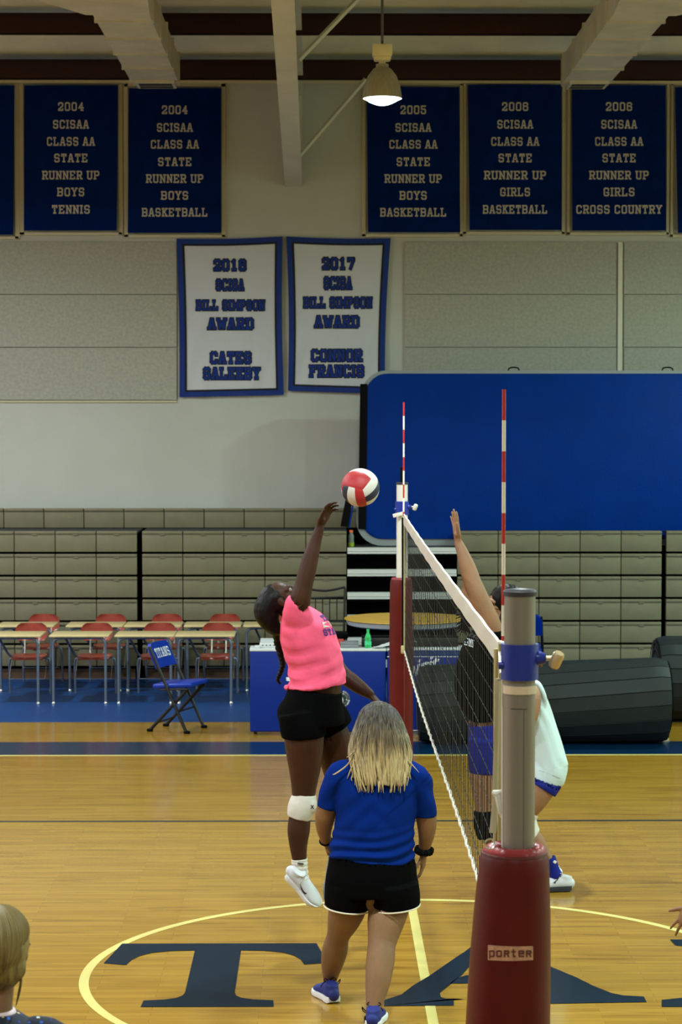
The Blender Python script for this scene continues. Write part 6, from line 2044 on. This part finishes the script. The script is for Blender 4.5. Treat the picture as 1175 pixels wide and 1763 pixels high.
def speckle_mat():
    m = bpy.data.materials.new('speckled_navy_cloth')
    m.use_nodes = True
    nt = m.node_tree
    bs = nt.nodes['Principled BSDF']
    bs.inputs['Roughness'].default_value = 0.85
    tc = nt.nodes.new('ShaderNodeTexCoord')
    vo = nt.nodes.new('ShaderNodeTexVoronoi')
    vo.inputs['Scale'].default_value = 62
    vo.inputs['Randomness'].default_value = 1.0
    nt.links.new(tc.outputs['Object'], vo.inputs['Vector'])
    lt = nt.nodes.new('ShaderNodeMath')
    lt.operation = 'LESS_THAN'
    lt.inputs[1].default_value = 0.3
    nt.links.new(vo.outputs['Distance'], lt.inputs[0])
    sp = nt.nodes.new('ShaderNodeSeparateColor')
    nt.links.new(vo.outputs['Color'], sp.inputs[0])
    r = nt.nodes.new('ShaderNodeValToRGB')
    r.color_ramp.interpolation = 'CONSTANT'
    el = r.color_ramp.elements
    el[0].position, el[0].color = 0.0, lin((16, 20, 44))
    el[1].position, el[1].color = 0.4, lin((30, 80, 180))
    for p_, c_ in ((0.62, (226, 196, 96)), (0.75, (214, 214, 214)), (0.88, (24, 50, 150))):
        e_ = el.new(p_)
        e_.color = lin(c_)
    nt.links.new(sp.outputs[0], r.inputs['Fac'])
    mx = nt.nodes.new('ShaderNodeMix')
    mx.data_type = 'RGBA'
    mx.inputs[6].default_value = lin((16, 20, 44))
    nt.links.new(lt.outputs[0], mx.inputs[0])
    nt.links.new(r.outputs['Color'], mx.inputs[7])
    nt.links.new(mx.outputs[2], bs.inputs['Base Color'])
    return m
M['speckle'] = speckle_mat()
b = MB()
b.tube([C5(0, 0.92), C5(0, 1.05), C5(0, 1.2), C5(0, 1.34), C5(0, zsh - 0.035), C5(0, zsh + 0.005)], [(.18, .135), (.165, .125), (.172, .125), (.172, .118), (.11, .085), (.056, .056)], seg=30, ref=EX, sub=3)
for s_ in (-1, 1):
    b.tube([C5(.08 * s_, zsh - 0.06), C5(.145 * s_, zsh - 0.085), C5(.195 * s_, zsh - 0.17), C5(.215 * s_, 1.2)], [.055, .063, .062, .058], seg=20, sub=3)
sh5 = b.grow('shirt', 'speckle', p5, voxel=0.006, smooth=4, wrinkle=lambda p, n: 0.005 * wav(p, 9))
tuck(body5, sh5)
b = MB()
b.tube([C5(0, zsh - 0.012), C5(0, zsh + 0.012)], [.058, .05], seg=24, ref=EX)
b.grow('collar', 'pink_collar', p5, voxel=0.004, smooth=3)
b = MB()
b.tube([C5(0, 0.95), C5(0, 0.85), C5(0, 0.8)], [(.178, .135), (.185, .14), (.185, .14)], seg=26, ref=EX)
for s_ in (-1, 1):
    b.tube([C5(.09 * s_, 0.86), C5(.095 * s_, 0.66, .01), C5(.09 * s_, 0.47, .015), C5(.092 * s_, 0.3, -.01), C5(.09 * s_, 0.07, -.01)], [.112, .098, .075, .068, .055], seg=20, sub=3)
b.grow('trousers', 'black_cloth', p5, voxel=0.007, smooth=4, wrinkle=lambda p, n: 0.004 * wav(p, 10))
for s_ in (-1, 1):
    shoe(p5, C5(.09 * s_, 0.0, -.06), V((0.1 * s_, 1, 0)), EZ, 0.24, 'shoe_blue')
M['hair_ash'] = hair_mat('ash_blonde_hair', (30, 22, 8), (128, 110, 64), E(0, 1790).z, E(0, 1570).z)  # dark end of the ramp is shadow painted into the lower hair
b = MB()
b.ball(P5(0, -0.014, 0.034), (0.084, 0.106, 0.090), rot=R5)
b.ball(P5(0, -0.05, -0.025), (0.070, 0.055, 0.062), rot=R5)
hair5 = b.grow('hair', 'hair_ash', p5, voxel=0.005, smooth=4, wrinkle=lambda p, n: 0.003 * wav(V((p.x, p.y, p.z * 0.2)), 60))
rng = random.Random(21)
mb = MB()
for i in range(170):
    ph = rng.uniform(-1.25, 1.25)
    a = ph
    pts = []
    for k_ in range(9):
        u = k_ / 8
        el_ = math.radians(86 - 116 * u)
        rr = 1.0 + 0.012 * math.sin(5 * u + i)
        x = 0.0875 * math.sin(a) * math.cos(el_) ** 0.8 if math.cos(el_) > 0 else 0
        y = -0.014 - 0.109 * math.cos(a) * max(0, math.cos(el_))
        z = 0.034 + 0.093 * math.sin(el_)
        k2_ = max(0, u - 0.55) / 0.45
        x = x * (1 - 0.62 * k2_ ** 1.3)
        z = z - 0.012 * k2_
        pts.append(P5(x / 0.92 * rr, y / 0.92 * rr, z / 0.92 * rr))
    mb.tube(pts, [.0022, .0034, .0036, .0036, .0036, .0036, .0034, .003, .0012], seg=5, sub=2)
for pts in ([(36, 1662), (36, 1688), (32, 1712), (27, 1733)], [(38, 1655), (42, 1672), (30, 1688), (10, 1694)], [(40, 1640), (36, 1668), (18, 1686)]):
    mb.tube([E(x, y, -.02) for x, y in pts], [.0035] * (len(pts) - 1) + [.0008], seg=5, sub=5)
mb.build('hair_strands', 'hair_ash', hair5)

# ------------------------------------------------------------------ 6. the person whose hand reaches in from the right
Y6 = 9.9
s6b = sc(Y6)
Hh = lambda px, py, d=0.0: at(px, py, Y6 + d)
HW = Hh(1190, 1560)
cx6 = HW.x + 0.36
p6 = thing('person', 'person outside the right edge, only one pale hand with spread fingers showing', 'person', (cx6, Y6, 0))
b = MB()
def C6(x, z, d=0.0):
    return V((cx6 + x, Y6 + d, z))
b.tube([C6(0, 0.88), C6(0, 1.02), C6(0, 1.18), C6(0, 1.32), C6(0, 1.42)], [(.165, .12), (.145, .105), (.155, .11), (.165, .105), (.10, .075)], seg=24, ref=EX, sub=3, round_ends=True)
HC6 = C6(0.0, 1.57, .02)
b.tube([C6(0, 1.38), C6(0, 1.46), C6(0, 1.52, .01)], [.065, .055, .055], seg=16, round_ends=True)
R6, P6 = head(b, HC6, V((-0.4, 0.9, 0)), EZ.copy(), 0.92)
b.tube([C6(-.15, 1.36), C6(-.2, 1.28), C6(-.235, 1.08, .0), HW + V((0.07, 0, 0.17)), HW + V((0.012, 0, 0.03))], [.055, .05, .043, .038, .026], seg=16, sub=4, round_ends=True)
hand(b, HW, V((-0.36, 0.05, -0.93)), V((0.5, 0.85, -0.1)), -1, curl=(8, 9, 8, 8), spread=15, k=0.92, thumb=(0.5, 0.85, 0.1), tcurl=8)
b.tube([C6(.15, 1.36), C6(.2, 1.28), C6(.235, 1.08, .0), C6(.24, 0.92, .04), C6(.23, 0.82, .07)], [.055, .05, .043, .034, .026], seg=16, sub=4, round_ends=True)
hand(b, C6(.23, 0.81, .07), V((0, 0.15, -1)), V((-1, 0, 0)), 1, curl=(16, 16, 18, 20), k=0.88)
for s_ in (-1, 1):
    b.tube([C6(.09 * s_, 0.88), C6(.095 * s_, 0.68, .01), C6(.09 * s_, 0.47, .015), C6(.092 * s_, 0.32, -.01), C6(.09 * s_, 0.1, -.01), C6(.09 * s_, 0.06, -.01)], [.105, .09, .06, .06, .036, .036], seg=20, sub=3, round_ends=True)
body6 = b.grow('body', 'skin_fair', p6, voxel=0.005, smooth=4)
face_parts(p6, R6, P6, 0.92)
b = MB()
b.tube([C6(0, 0.92), C6(0, 1.05), C6(0, 1.2), C6(0, 1.34), C6(0, 1.41), C6(0, 1.445)], [(.18, .135), (.165, .125), (.172, .125), (.172, .118), (.11, .085), (.06, .06)], seg=28, ref=EX, sub=3)
for s_ in (-1, 1):
    b.tube([C6(.08 * s_, 1.39), C6(.145 * s_, 1.36), C6(.195 * s_, 1.28), C6(.225 * s_, 1.15)], [.055, .063, .062, .055], seg=18, sub=3)
tuck(body6, b.grow('shirt', 'blue_cotton', p6, voxel=0.007, smooth=4))
b = MB()
b.tube([C6(0, 0.97), C6(0, 0.86), C6(0, 0.8)], [(.178, .135), (.188, .14), (.188, .14)], seg=26, ref=EX)
for s_ in (-1, 1):
    b.tube([C6(.09 * s_, 0.86), C6(.095 * s_, 0.66, .01), C6(.09 * s_, 0.6, .012)], [.112, .104, .1], seg=20, sub=3)
tuck(body6, b.grow('shorts', 'black_cloth', p6, voxel=0.007, smooth=4))
b = MB()
b.ball(P6(0, -0.022, 0.036), (0.083, 0.099, 0.092), rot=R6)
b.ball(P6(0, -0.06, -0.03), (0.07, 0.05, 0.08), rot=R6)
b.grow('hair', 'hair_black', p6, voxel=0.006, smooth=4)
for s_ in (-1, 1):
    shoe(p6, C6(.09 * s_, 0.0, -.06), V((0.1 * s_, 1, 0)), EZ, 0.24, 'shoe_white')
